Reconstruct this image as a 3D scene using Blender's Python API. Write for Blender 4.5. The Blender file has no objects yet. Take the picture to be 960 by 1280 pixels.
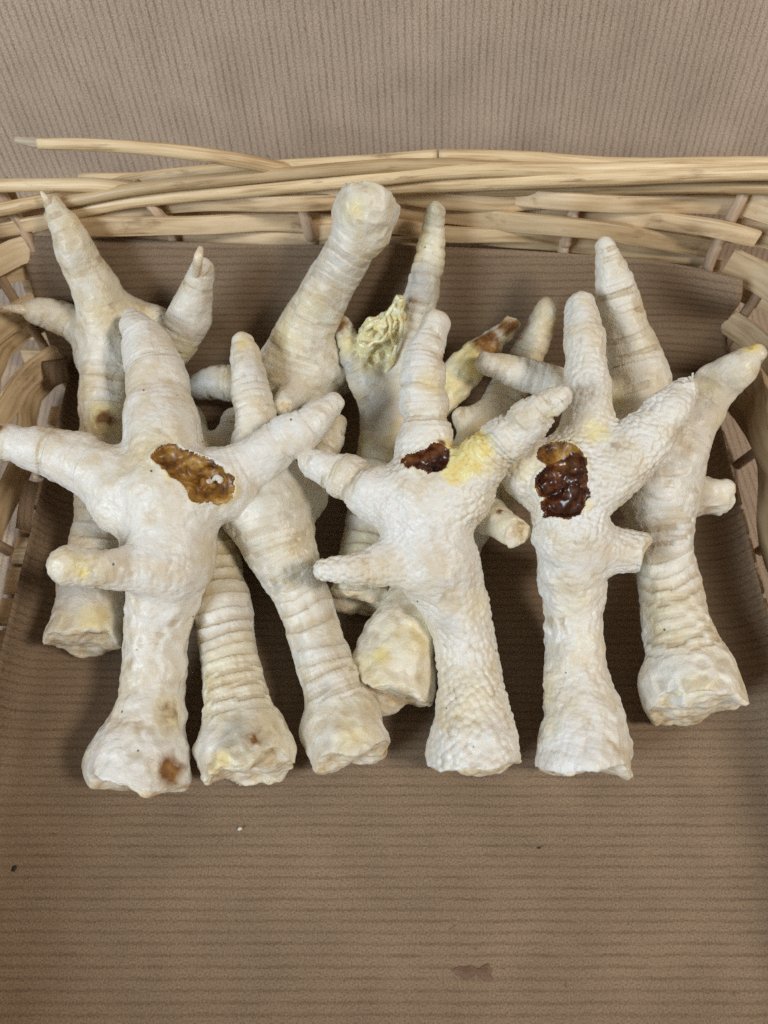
import bpy, math, random
import numpy as np
from mathutils import Vector

random.seed(7)
C = bpy.context.scene.collection
sc = bpy.context.scene

# ------------------------------------------------------------------ camera
F_PX, PITCH, CAM_Z = 949.0, math.radians(62), 0.2296
cam_d = bpy.data.cameras.new("camera")
cam = bpy.data.objects.new("camera", cam_d)
C.objects.link(cam)
cam.location = (0, 0, CAM_Z)
cam.rotation_euler = (math.radians(90) - PITCH, 0, 0)
cam_d.sensor_fit = 'HORIZONTAL'
cam_d.sensor_width = 36
cam_d.lens = 36 * F_PX / 960
cam_d.clip_start = 0.01
cam_d.clip_end = 20
cam_d.dof.use_dof = True
cam_d.dof.focus_distance = 0.212
cam_d.dof.aperture_fstop = 20
sc.camera = cam

# ------------------------------------------------------------------ light
world = bpy.data.worlds.new("World")
sc.world = world
world.use_nodes = True
world.node_tree.nodes['Background'].inputs[0].default_value = (1.0, 0.94, 0.85, 1)
world.node_tree.nodes['Background'].inputs[1].default_value = 0.10


def area(name, loc, target, sx, sy, watts, col):
    l = bpy.data.lights.new(name, 'AREA')
    l.shape = 'RECTANGLE'
    l.size, l.size_y, l.energy, l.color = sx, sy, watts, col
    o = bpy.data.objects.new(name, l)
    C.objects.link(o)
    o.location = loc
    o.rotation_euler = (Vector(target) - Vector(loc)).to_track_quat('-Z', 'Y').to_euler()
    return o


area("ceiling_lamp", (0.62, -0.22, 0.92), (0, .13, 0), .22, .16, 6.3, (1.0, .92, .82))
area("window_light", (-0.80, -0.50, 0.72), (0, .13, 0), .42, .42, 10.2, (.78, .89, 1.0))

sc.cycles.use_denoising = False
sc.view_settings.view_transform = 'Standard'
sc.view_settings.look = 'None'
sc.view_settings.exposure = 0.0
sc.view_settings.gamma = 1.0

# ------------------------------------------------------------------ helpers
CF = np.array([0, math.cos(PITCH), -math.sin(PITCH)])
CU = np.array([0, math.sin(PITCH), math.cos(PITCH)])
CR = np.array([1.0, 0, 0])
CAM = np.array([0, 0, CAM_Z])
W_Y0, W_T = 0.1807, math.tan(math.radians(18))      # back wall of the basket: y = W_Y0 + W_T*z
RIM = 0.0724


def ray(u, v):
    return CF + (u - 480) / F_PX * CR + (640 - v) / F_PX * CU


def at(u, v, h):
    """point of the photograph's line of sight (u, v) at height h (m); second value: metres per pixel there"""
    d = ray(u, v)
    t = (CAM_Z - h) / (-d[2])
    return CAM + d * t, t / F_PX


def on_wall(u, v, off=0.0):
    d = ray(u, v)
    # y - W_Y0 - W_T z = -off'
    o2 = off * math.sqrt(1 + W_T * W_T)
    t = (W_Y0 - o2 + W_T * CAM_Z) / (d[1] - W_T * d[2])
    return CAM + d * t, t / F_PX


def link(o, parent=None):
    C.objects.link(o)
    if parent is not None:
        o.parent = parent
    return o


def mesh_obj(name, verts, faces, mat, parent=None, smooth=True, uvs=None, sharp=False):
    me = bpy.data.meshes.new(name)
    me.from_pydata([tuple(v) for v in verts], [], faces)
    if smooth:
        me.polygons.foreach_set('use_smooth', [True] * len(me.polygons))
    if uvs is not None:
        uv = me.uv_layers.new(name='UVMap')
        li = np.zeros(len(me.loops), dtype=np.int32)
        me.loops.foreach_get('vertex_index', li)
        uv.data.foreach_set('uv', np.asarray(uvs, dtype=np.float32)[li].ravel())
    me.materials.append(mat)
    me.update()
    if sharp: me.set_sharp_from_angle(angle=math.radians(38))
    return link(bpy.data.objects.new(name, me), parent)


def tag(o, label=None, cat=None, group=None, kind=None):
    if label: o['label'] = label
    if cat: o['category'] = cat
    if group: o['group'] = group
    if kind: o['kind'] = kind
    return o


def empty(name, loc=(0, 0, 0)):
    o = bpy.data.objects.new(name, None)
    o.empty_display_size = .01
    o.location = loc
    return link(o)


# ---- numpy noise
def _hash(ix, iy, iz, seed):
    h = (ix.astype(np.int64) * 374761393 + iy.astype(np.int64) * 668265263 + iz.astype(np.int64) * 2147483647 + seed * 974634777) & 0xffffffff
    h = ((h ^ (h >> 13)) * 1274126177) & 0xffffffff
    h = ((h ^ (h >> 16)) * 2246822519) & 0xffffffff
    return ((h ^ (h >> 15)) & 0xffffff) / float(0xffffff)


ROTS = [np.linalg.qr(np.random.RandomState(k + 40).normal(size=(3, 3)))[0] for k in range(7)]


def noise3(p, scale, seed=0):
    q = (p @ ROTS[seed % 7]) / scale
    i = np.floor(q).astype(np.int64)
    f = q - i
    f = f * f * f * (f * (f * 6 - 15) + 10)
    r = 0
    for dx in (0, 1):
        wx = f[:, 0] if dx else 1 - f[:, 0]
        for dy in (0, 1):
            wy = f[:, 1] if dy else 1 - f[:, 1]
            for dz in (0, 1):
                wz = f[:, 2] if dz else 1 - f[:, 2]
                r = r + wx * wy * wz * _hash(i[:, 0] + dx, i[:, 1] + dy, i[:, 2] + dz, seed)
    return r * 2 - 1


def worley(p, scale, seed=0):
    q = (p @ ROTS[(seed + 2) % 7]) / scale
    i = np.floor(q).astype(np.int64)
    best = np.full(len(p), 9.0)
    for dx in (-1, 0, 1):
        for dy in (-1, 0, 1):
            for dz in (-1, 0, 1):
                jx, jy, jz = i[:, 0] + dx, i[:, 1] + dy, i[:, 2] + dz
                c = np.stack([jx + .2 + .6 * _hash(jx, jy, jz, seed), jy + .2 + .6 * _hash(jx, jy, jz, seed + 1),
                              jz + .2 + .6 * _hash(jx, jy, jz, seed + 2)], 1)
                best = np.minimum(best, ((q - c) ** 2).sum(1))
    return np.sqrt(best)


# ------------------------------------------------------------------ materials
def new_mat(name):
    m = bpy.data.materials.new(name)
    m.use_nodes = True
    nt = m.node_tree
    return m, nt, nt.nodes, nt.links, nt.nodes['Principled BSDF']


def nd(ns, typ, **kw):
    n = ns.new(typ)
    for k, v in kw.items():
        setattr(n, k, v)
    return n


def ramp(ns, stops):
    r = ns.new('ShaderNodeValToRGB')
    e = r.color_ramp.elements
    while len(e) < len(stops):
        e.new(.5)
    for k, (p, c) in enumerate(stops):
        e[k].position = p
        e[k].color = c if len(c) == 4 else (*c, 1)
    return r


def mixc(ns, ls, fac, a, b, blend='MIX'):
    m = ns.new('ShaderNodeMix')
    m.data_type = 'RGBA'
    m.blend_type = blend
    for sock, val in ((0, fac), (6, a), (7, b)):
        if hasattr(val, 'is_output') or isinstance(val, bpy.types.NodeSocket):
            ls.new(val, m.inputs[sock])
        else:
            m.inputs[sock].default_value = val if sock == 0 else (*val, 1)
    return m.outputs[2]


def math_n(ns, ls, op, a, b=None, clamp=False):
    m = ns.new('ShaderNodeMath')
    m.operation = op
    m.use_clamp = clamp
    for k, val in enumerate((a, b)):
        if val is None: continue
        if isinstance(val, bpy.types.NodeSocket): ls.new(val, m.inputs[k])
        else: m.inputs[k].default_value = val
    return m.outputs[0]


def kraft(name, c_light, c_dark, period, angle=0.0, rough=.62):
    """brown ribbed kraft paper: UV in metres, stripes run along u"""
    m, nt, ns, ls, b = new_mat(name)
    uv = nd(ns, 'ShaderNodeUVMap')
    mp = nd(ns, 'ShaderNodeMapping')
    mp.inputs['Rotation'].default_value = (0, 0, angle)
    ls.new(uv.outputs[0], mp.inputs[0])
    warp = nd(ns, 'ShaderNodeTexNoise'); warp.inputs['Scale'].default_value = 60
    ls.new(mp.outputs[0], warp.inputs[0])
    warp2 = nd(ns, 'ShaderNodeTexNoise'); warp2.inputs['Scale'].default_value = 1300
    ls.new(mp.outputs[0], warp2.inputs[0])
    sep = nd(ns, 'ShaderNodeSeparateXYZ')
    ls.new(mp.outputs[0], sep.inputs[0])
    v = math_n(ns, ls, 'DIVIDE', sep.outputs[1], period)
    v = math_n(ns, ls, 'ADD', v, math_n(ns, ls, 'MULTIPLY', warp.outputs[0], .35))
    v = math_n(ns, ls, 'ADD', v, math_n(ns, ls, 'MULTIPLY', warp2.outputs[0], .55))
    tri = math_n(ns, ls, 'PINGPONG', v, .5)       # 0..0.5
    line = nd(ns, 'ShaderNodeMapRange'); line.interpolation_type = 'SMOOTHSTEP'
    line.inputs['From Min'].default_value = .02
    line.inputs['From Max'].default_value = .26
    line.inputs['To Min'].default_value = 1
    line.inputs['To Max'].default_value = 0
    ls.new(tri, line.inputs['Value'])
    # stripe strength varies along its length
    st = nd(ns, 'ShaderNodeMapping'); st.inputs['Scale'].default_value = (90, 420, 1)
    ls.new(mp.outputs[0], st.inputs[0])
    sn = nd(ns, 'ShaderNodeTexNoise'); sn.inputs['Scale'].default_value = 1.0; sn.inputs['Detail'].default_value = 4
    ls.new(st.outputs[0], sn.inputs[0])
    sr = ramp(ns, [(.30, (.25,) * 3), (.75, (1.0,) * 3)])
    ls.new(sn.outputs[0], sr.inputs[0])
    fac = math_n(ns, ls, 'MULTIPLY', line.outputs[0], sr.outputs[0])
    # cloudy pulp and fine fibres
    cl = nd(ns, 'ShaderNodeTexNoise'); cl.inputs['Scale'].default_value = 45; cl.inputs['Detail'].default_value = 3
    ls.new(uv.outputs[0], cl.inputs[0])
    fb = nd(ns, 'ShaderNodeTexNoise'); fb.inputs['Scale'].default_value = 2200; fb.inputs['Detail'].default_value = 3
    ls.new(uv.outputs[0], fb.inputs[0])
    base = mixc(ns, ls, fac, c_light, c_dark)
    cr = ramp(ns, [(.3, (.88, .87, .86)), (.7, (1.08, 1.07, 1.06))])
    ls.new(cl.outputs[0], cr.inputs[0])
    base = mixc(ns, ls, 1.0, base, cr.outputs[0], 'MULTIPLY')
    fr = ramp(ns, [(.34, (.62, .60, .57)), (.5, (1, 1, 1)), (.66, (1.3, 1.3, 1.3))])
    ls.new(fb.outputs[0], fr.inputs[0])
    base = mixc(ns, ls, .8, base, fr.outputs[0], 'MULTIPLY')
    # dark flecks in the pulp
    fl = nd(ns, 'ShaderNodeTexVoronoi'); fl.inputs['Scale'].default_value = 110; fl.inputs['Randomness'].default_value = 1
    flm = nd(ns, 'ShaderNodeMapping'); flm.inputs['Scale'].default_value = (1, 1.6, 1); flm.inputs['Rotation'].default_value = (0, 0, .6)
    fw = nd(ns, 'ShaderNodeTexNoise'); fw.inputs['Scale'].default_value = 500
    ls.new(uv.outputs[0], fw.inputs[0])
    fadd = nd(ns, 'ShaderNodeVectorMath'); fadd.operation = 'MULTIPLY_ADD'
    fadd.inputs[1].default_value = (.004, .004, 0)
    ls.new(fw.outputs[1], fadd.inputs[0]); ls.new(uv.outputs[0], fadd.inputs[2])
    ls.new(fadd.outputs[0], flm.inputs[0]); ls.new(flm.outputs[0], fl.inputs[0])
    frr = ramp(ns, [(.035, (1, 1, 1)), (.075, (0, 0, 0))])
    ls.new(fl.outputs[0], frr.inputs[0])
    pick = nd(ns, 'ShaderNodeSeparateColor'); ls.new(fl.outputs[1], pick.inputs[0])
    gate = math_n(ns, ls, 'GREATER_THAN', pick.outputs[0], .62)
    base = mixc(ns, ls, math_n(ns, ls, 'MULTIPLY', math_n(ns, ls, 'MULTIPLY', frr.outputs[0], gate), .55), base, (.09, .05, .025))
    ls.new(base, b.inputs['Base Color'])
    b.inputs['Roughness'].default_value = rough
    b.inputs['Specular IOR Level'].default_value = .25
    bp = nd(ns, 'ShaderNodeBump'); bp.inputs['Strength'].default_value = .35; bp.inputs['Distance'].default_value = .0003
    hgt = math_n(ns, ls, 'SUBTRACT', math_n(ns, ls, 'MULTIPLY', fb.outputs[0], .6), fac)
    ls.new(hgt, bp.inputs['Height'])
    lw = nd(ns, 'ShaderNodeTexNoise'); lw.inputs['Scale'].default_value = 16; lw.inputs['Detail'].default_value = 2
    ls.new(uv.outputs[0], lw.inputs[0])
    b2 = nd(ns, 'ShaderNodeBump'); b2.inputs['Strength'].default_value = .5; b2.inputs['Distance'].default_value = .004
    ls.new(lw.outputs[0], b2.inputs['Height']); ls.new(bp.outputs[0], b2.inputs['Normal'])
    ls.new(b2.outputs[0], b.inputs['Normal'])
    return m


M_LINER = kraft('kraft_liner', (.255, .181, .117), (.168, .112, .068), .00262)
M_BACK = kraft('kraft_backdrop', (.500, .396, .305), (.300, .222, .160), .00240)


def willow(name, c0, c1, c2, rough=.42):
    m, nt, ns, ls, b = new_mat(name)
    uv = nd(ns, 'ShaderNodeUVMap')
    oi = nd(ns, 'ShaderNodeObjectInfo')
    mp = nd(ns, 'ShaderNodeMapping')
    mp.inputs['Scale'].default_value = (60, 1500, 1)
    ofs = nd(ns, 'ShaderNodeCombineXYZ')
    ls.new(math_n(ns, ls, 'MULTIPLY', oi.outputs['Random'], 900), ofs.inputs[0])
    ls.new(math_n(ns, ls, 'MULTIPLY', oi.outputs['Random'], 517), ofs.inputs[1])
    ls.new(ofs.outputs[0], mp.inputs['Location'])
    ls.new(uv.outputs[0], mp.inputs[0])
    n1 = nd(ns, 'ShaderNodeTexNoise'); n1.inputs['Scale'].default_value = 1; n1.inputs['Detail'].default_value = 5
    ls.new(mp.outputs[0], n1.inputs[0])
    mp2 = nd(ns, 'ShaderNodeMapping'); mp2.inputs['Scale'].default_value = (28, 130, 1)
    ls.new(ofs.outputs[0], mp2.inputs['Location']); ls.new(uv.outputs[0], mp2.inputs[0])
    n2 = nd(ns, 'ShaderNodeTexNoise'); n2.inputs['Scale'].default_value = 1; n2.inputs['Detail'].default_value = 3
    ls.new(mp2.outputs[0], n2.inputs[0])
    r = ramp(ns, [(.36, c2), (.48, c1), (.62, c0)])
    s = math_n(ns, ls, 'ADD', math_n(ns, ls, 'MULTIPLY', n1.outputs[0], .5), math_n(ns, ls, 'MULTIPLY', n2.outputs[0], .5))
    ls.new(s, r.inputs[0])
    # brown bruises and knots
    mp3 = nd(ns, 'ShaderNodeMapping'); mp3.inputs['Scale'].default_value = (55, 260, 1)
    ls.new(ofs.outputs[0], mp3.inputs['Location']); ls.new(uv.outputs[0], mp3.inputs[0])
    n3 = nd(ns, 'ShaderNodeTexNoise'); n3.inputs['Scale'].default_value = 1; n3.inputs['Detail'].default_value = 6
    n3.inputs['Roughness'].default_value = .7
    ls.new(mp3.outputs[0], n3.inputs[0])
    r3 = ramp(ns, [(.57, (0, 0, 0)), (.68, (1, 1, 1))])
    ls.new(n3.outputs[0], r3.inputs[0])
    col = mixc(ns, ls, math_n(ns, ls, 'MULTIPLY', r3.outputs[0], .6), r.outputs[0], (.17, .085, .04))
    ov = ramp(ns, [(0, (.70, .66, .60)), (.5, (.98, .96, .92)), (1, (1.16, 1.18, 1.22))])
    ls.new(oi.outputs['Random'], ov.inputs[0])
    col = mixc(ns, ls, 1.0, col, ov.outputs[0], 'MULTIPLY')
    ls.new(col, b.inputs['Base Color'])
    b.inputs['Roughness'].default_value = rough
    bp = nd(ns, 'ShaderNodeBump'); bp.inputs['Strength'].default_value = .6; bp.inputs['Distance'].default_value = .0005
    ls.new(s, bp.inputs['Height'])
    ls.new(bp.outputs[0], b.inputs['Normal'])
    return m


M_ROD = willow('peeled_willow', (.82, .66, .43), (.70, .53, .31), (.44, .29, .14))
M_SPLIT = willow('split_willow', (.76, .60, .39), (.60, .44, .255), (.33, .21, .105), .5)
M_STAKE = willow('stake_willow', (.68, .52, .38), (.55, .40, .28), (.36, .24, .15), .4)
M_CUT = willow('cut_willow', (.80, .74, .64), (.68, .60, .48), (.45, .36, .26), .8)


def skin_mat():
    m, nt, ns, ls, b = new_mat('dried_skin')
    tc = nd(ns, 'ShaderNodeTexCoord')
    pos = tc.outputs['Object']
    st = nd(ns, 'ShaderNodeAttribute'); st.attribute_name = 'stain'
    tn = nd(ns, 'ShaderNodeAttribute'); tn.attribute_name = 'tone'
    sp = nd(ns, 'ShaderNodeSeparateColor'); ls.new(st.outputs['Color'], sp.inputs[0])
    tp = nd(ns, 'ShaderNodeSeparateColor'); ls.new(tn.outputs['Color'], tp.inputs[0])
    n1 = nd(ns, 'ShaderNodeTexNoise'); n1.inputs['Scale'].default_value = 85; n1.inputs['Detail'].default_value = 5
    n1.inputs['Roughness'].default_value = .6
    ls.new(pos, n1.inputs[0])
    n2 = nd(ns, 'ShaderNodeTexNoise'); n2.inputs['Scale'].default_value = 330; n2.inputs['Detail'].default_value = 4
    ls.new(pos, n2.inputs[0])
    warm = ramp(ns, [(.36, (.79, .755, .67)), (.50, (.745, .685, .56)), (.62, (.63, .52, .335))])
    ls.new(n1.outputs[0], warm.inputs[0])
    white = ramp(ns, [(.36, (.82, .81, .775)), (.50, (.795, .77, .71)), (.64, (.715, .635, .50))])
    ls.new(n1.outputs[0], white.inputs[0])
    col = mixc(ns, ls, tp.outputs[0], warm.outputs[0], white.outputs[0])
    # greyish translucent skin
    col = mixc(ns, ls, math_n(ns, ls, 'MULTIPLY', sp.outputs[2], .80, True), col, (.42, .41, .385))
    # yellow fat
    yn = ramp(ns, [(.35, (.88, .80, .42)), (.65, (.80, .62, .20))])
    ls.new(n2.outputs[0], yn.inputs[0])
    col = mixc(ns, ls, math_n(ns, ls, 'MULTIPLY', sp.outputs[1], 1.0, True), col, yn.outputs[0])
    # browner tint where the relief sinks into creases
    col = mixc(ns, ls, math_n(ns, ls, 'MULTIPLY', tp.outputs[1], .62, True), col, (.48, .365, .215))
    # brown scabs with a broken edge
    bs = math_n(ns, ls, 'ADD', sp.outputs[0], math_n(ns, ls, 'MULTIPLY', math_n(ns, ls, 'SUBTRACT', n2.outputs[0], .5), .7))
    br = ramp(ns, [(.28, (0, 0, 0)), (.75, (1, 1, 1))])
    ls.new(bs, br.inputs[0])
    bc = ramp(ns, [(.35, (.42, .22, .05)), (.6, (.20, .085, .02))])
    ls.new(n2.outputs[0], bc.inputs[0])
    bf = math_n(ns, ls, 'MULTIPLY', br.outputs[0], math_n(ns, ls, 'GREATER_THAN', sp.outputs[0], .02))
    col = mixc(ns, ls, bf, col, bc.outputs[0])
    # tiny dark specks of dirt
    vo = nd(ns, 'ShaderNodeTexVoronoi'); vo.inputs['Scale'].default_value = 190
    ls.new(pos, vo.inputs[0])
    vr = ramp(ns, [(.05, (1, 1, 1)), (.09, (0, 0, 0))]); ls.new(vo.outputs[0], vr.inputs[0])
    pk = nd(ns, 'ShaderNodeSeparateColor'); ls.new(vo.outputs[1], pk.inputs[0])
    gate = math_n(ns, ls, 'GREATER_THAN', pk.outputs[1], .90)
    col = mixc(ns, ls, math_n(ns, ls, 'MULTIPLY', math_n(ns, ls, 'MULTIPLY', vr.outputs[0], gate), .85), col, (.06, .035, .02))
    ls.new(col, b.inputs['Base Color'])
    b.inputs['Subsurface Weight'].default_value = .26
    b.inputs['Subsurface Radius'].default_value = (1.0, .62, .36)
    b.inputs['Subsurface Scale'].default_value = .0008
    rr = ramp(ns, [(.36, (.36,) * 3), (.64, (.60,) * 3)])
    ls.new(n2.outputs[0], rr.inputs[0])
    ls.new(rr.outputs[0], b.inputs['Roughness'])
    b.inputs['Specular IOR Level'].default_value = .5
    b.inputs['Coat Weight'].default_value = .11
    b.inputs['Coat Roughness'].default_value = .30
    # fine dried wrinkles and pimples
    n3 = nd(ns, 'ShaderNodeTexNoise'); n3.inputs['Scale'].default_value = 1100; n3.inputs['Detail'].default_value = 4
    ls.new(pos, n3.inputs[0])
    v3 = nd(ns, 'ShaderNodeTexVoronoi'); v3.inputs['Scale'].default_value = 620; v3.feature = 'SMOOTH_F1'
    ls.new(pos, v3.inputs[0])
    hh = math_n(ns, ls, 'SUBTRACT', n3.outputs[0], math_n(ns, ls, 'MULTIPLY', v3.outputs[0], math_n(ns, ls, 'MULTIPLY', tp.outputs[2], 1.0)))
    wv = nd(ns, 'ShaderNodeTexNoise'); wv.inputs['Scale'].default_value = 420; wv.inputs['Detail'].default_value = 3
    ls.new(pos, wv.inputs[0])
    wa = nd(ns, 'ShaderNodeVectorMath'); wa.operation = 'MULTIPLY_ADD'; wa.inputs[1].default_value = (.0022, .0022, .0022)
    ls.new(wv.outputs[1], wa.inputs[0]); ls.new(pos, wa.inputs[2])
    ce = nd(ns, 'ShaderNodeTexVoronoi'); ce.feature = 'DISTANCE_TO_EDGE'; ce.inputs['Scale'].default_value = 480
    ls.new(wa.outputs[0], ce.inputs[0])
    cem = nd(ns, 'ShaderNodeMapRange'); cem.inputs['From Max'].default_value = .16; ls.new(ce.outputs[0], cem.inputs['Value'])
    big = nd(ns, 'ShaderNodeTexNoise'); big.inputs['Scale'].default_value = 70; ls.new(pos, big.inputs[0])
    bigr = ramp(ns, [(.40, (.15,) * 3), (.62, (1,) * 3)]); ls.new(big.outputs[0], bigr.inputs[0])
    hh = math_n(ns, ls, 'ADD', hh, math_n(ns, ls, 'MULTIPLY', math_n(ns, ls, 'MULTIPLY', cem.outputs[0], bigr.outputs[0]), .20))
    bp = nd(ns, 'ShaderNodeBump'); bp.inputs['Strength'].default_value = .65; bp.inputs['Distance'].default_value = .00036
    ls.new(hh, bp.inputs['Height'])
    ls.new(bp.outputs[0], b.inputs['Normal'])
    return m


M_SKIN = skin_mat()


def flesh(name, stops, rough, scale, coat=0.0, sss=.15, bump=.6):
    m, nt, ns, ls, b = new_mat(name)
    tc = nd(ns, 'ShaderNodeTexCoord')
    n1 = nd(ns, 'ShaderNodeTexNoise'); n1.inputs['Scale'].default_value = scale; n1.inputs['Detail'].default_value = 6
    n1.inputs['Roughness'].default_value = .65
    ls.new(tc.outputs['Object'], n1.inputs[0])
    r = ramp(ns, stops)
    ls.new(n1.outputs[0], r.inputs[0])
    ls.new(r.outputs[0], b.inputs['Base Color'])
    b.inputs['Roughness'].default_value = rough
    b.inputs['Coat Weight'].default_value = coat
    b.inputs['Coat Roughness'].default_value = .18
    b.inputs['Subsurface Weight'].default_value = sss
    b.inputs['Subsurface Scale'].default_value = .0015
    n2 = nd(ns, 'ShaderNodeTexNoise'); n2.inputs['Scale'].default_value = scale * 3; n2.inputs['Detail'].default_value = 4
    ls.new(tc.outputs['Object'], n2.inputs[0])
    bp = nd(ns, 'ShaderNodeBump'); bp.inputs['Strength'].default_value = bump; bp.inputs['Distance'].default_value = .0005
    ls.new(n2.outputs[0], bp.inputs['Height'])
    ls.new(bp.outputs[0], b.inputs['Normal'])
    return m


M_AMBER = flesh('amber_scab', [(.34, (.060, .022, .005)), (.45, (.19, .078, .012)), (.56, (.37, .19, .032)), (.70, (.60, .40, .15))], .42, 210, .12, .15, .25)
M_DARK = flesh('dark_scab', [(.32, (.018, .006, .004)), (.48, (.075, .020, .009)), (.63, (.20, .075, .02)), (.8, (.36, .17, .06))], .30, 240, .35, .15, .25)
M_GRISTLE = flesh('gristle', [(.3, (.42, .29, .14)), (.42, (.70, .58, .38)), (.55, (.80, .74, .60)), (.8, (.84, .81, .73))], .5, 210, 0, .3)
M_CLAW = flesh('claw_horn', [(.3, (.62, .50, .33)), (.6, (.80, .72, .56))], .38, 260, .1, .4)
M_MEMB = flesh('yellow_membrane', [(.34, (.66, .52, .20)), (.48, (.80, .72, .40)), (.62, (.86, .83, .62))], .32, 300, .2, .3)
M_SEED = flesh('dark_speck', [(.4, (.012, .010, .008)), (.7, (.03, .022, .016))], .5, 900, 0, 0)
M_CRUMB = flesh('pale_crumb', [(.4, (.72, .66, .55)), (.7, (.85, .80, .72))], .6, 900, 0, .2)

# ------------------------------------------------------------------ backdrop: one kraft sheet, table sweeping up behind the basket
def build_backdrop():
    prof = []                       # (y, z, arc)
    yb, zt, rad = .232, -.0045, .022
    lean = math.radians(11)
    pts = [(y, zt) for y in np.linspace(-.55, yb - rad, 30)]
    for a in np.linspace(0, math.pi / 2 - lean, 14)[1:]:
        pts.append((yb - rad + rad * math.sin(a), zt + rad - rad * math.cos(a)))
    y0, z0 = pts[-1]
    for t in np.linspace(0, .62, 50)[1:]:
        pts.append((y0 + t * math.sin(lean), z0 + t * math.cos(lean)))
    arc = 0
    xs = np.linspace(-.75, .75, 61)
    V, UV, Fc = [], [], []
    for k, (y, z) in enumerate(pts):
        if k: arc += math.hypot(y - pts[k - 1][0], z - pts[k - 1][1])
        for x in xs:
            wob = .0012 * math.sin(x * 17 + z * 9) * min(1, max(0, z) / .05)
            V.append((x, y + wob, z)); UV.append((arc, x + .052 * arc))
    n = len(xs)
    for k in range(len(pts) - 1):
        for j in range(n - 1):
            a = k * n + j
            Fc.append((a, a + 1, a + n + 1, a + n))
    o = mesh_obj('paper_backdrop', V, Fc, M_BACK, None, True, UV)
    s = o.modifiers.new('thick', 'SOLIDIFY'); s.thickness = .0004; s.offset = -1
    tag(o, 'ribbed brown kraft paper running under the basket and up behind it', None, None, 'structure')


build_backdrop()

# ------------------------------------------------------------------ basket
basket = empty('wicker_basket', (0, .065, 0))
tag(basket, 'shallow pale willow basket lined with brown paper', 'basket')
BL = np.array([0, .065, 0])


def bez(pts, n):
    """Catmull-Rom through points of any width"""
    P = np.asarray(pts, float)
    P = np.vstack([2 * P[0] - P[1], P, 2 * P[-1] - P[-2]])
    out = []
    for i in range(1, len(P) - 2):
        for t in np.arange(n) / n:
            a, b, c, d = P[i - 1:i + 3]
            out.append(.5 * ((2 * b) + (-a + c) * t + (2 * a - 5 * b + 4 * c - d) * t * t + (-a + 3 * b - 3 * c + d) * t ** 3))
    out.append(P[-2])
    return np.array(out)


def sweep(name, path, rw, rt, nrm, mat, parent, sides=10, cap=True, jitter=.04, square=1.0, seed=0):
    """tube along path; rw half size across (in the wall), rt half size along the normal; square<1 flattens the section"""
    rng = np.random.RandomState(seed + int(abs(path[0][0]) * 1e5) % 9999)
    n = len(path)
    T = np.gradient(path, axis=0)
    T /= np.linalg.norm(T, axis=1)[:, None] + 1e-12
    N = np.asarray(nrm, float)
    if N.ndim == 1: N = np.tile(N, (n, 1))
    N = N - (N * T).sum(1)[:, None] * T
    N /= np.linalg.norm(N, axis=1)[:, None] + 1e-12
    B = np.cross(T, N)
    rw = np.broadcast_to(np.asarray(rw, float), (n,)); rt = np.broadcast_to(np.asarray(rt, float), (n,))
    s = np.concatenate([[0], np.cumsum(np.linalg.norm(np.diff(path, axis=0), axis=1))])
    wob = 1 + jitter * np.interp(s, np.linspace(0, s[-1], 9), rng.uniform(-1, 1, 9))
    V, UV, Fc = [], [], []
    for i in range(n):
        for j in range(sides):
            a = 2 * math.pi * j / sides
            c, sn = math.cos(a), math.sin(a)
            if square < 1:
                c = math.copysign(abs(c) ** (square * .6), c); sn = math.copysign(abs(sn) ** square, sn)
            V.append(path[i] + B[i] * rw[i] * wob[i] * c + N[i] * rt[i] * wob[i] * sn - BL)
            UV.append((s[i], abs(a - math.pi) * (rw[i] + rt[i]) * .5))
    for i in range(n - 1):
        for j in range(sides):
            k = (j + 1) % sides
            Fc.append((i * sides + j, i * sides + k, (i + 1) * sides + k, (i + 1) * sides + j))
    if cap:
        Fc.append(tuple(range(sides - 1, -1, -1)))
        Fc.append(tuple((n - 1) * sides + j for j in range(sides)))
    return mesh_obj(name, V, Fc, mat, parent, True, UV, square < 1)


NB = np.array([0, -1, W_T]); NB /= np.linalg.norm(NB)      # normal of the back wall, towards the inside


def back_piece(name, pts, half, mat, thick=None, n=8, square=1.0, seed=0, taper=0):
    """pts: (u, v, off_mm[, scale]) on the back wall; half in pixels"""
    P, R = [], []
    for p in pts:
        q, s = on_wall(p[0], p[1], p[2] * .001)
        P.append(q); R.append(half * s * (p[3] if len(p) > 3 else 1) * (.88 if mat is M_SPLIT else 1))
    C4 = bez(np.hstack([np.array(P), np.array(R)[:, None]]), n)
    rt = C4[:, 3] if thick is None else np.full(len(C4), thick * .001)
    return sweep(name, C4[:, :3], C4[:, 3], rt, NB, mat, basket, 10, True, .06, square, seed)


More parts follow.
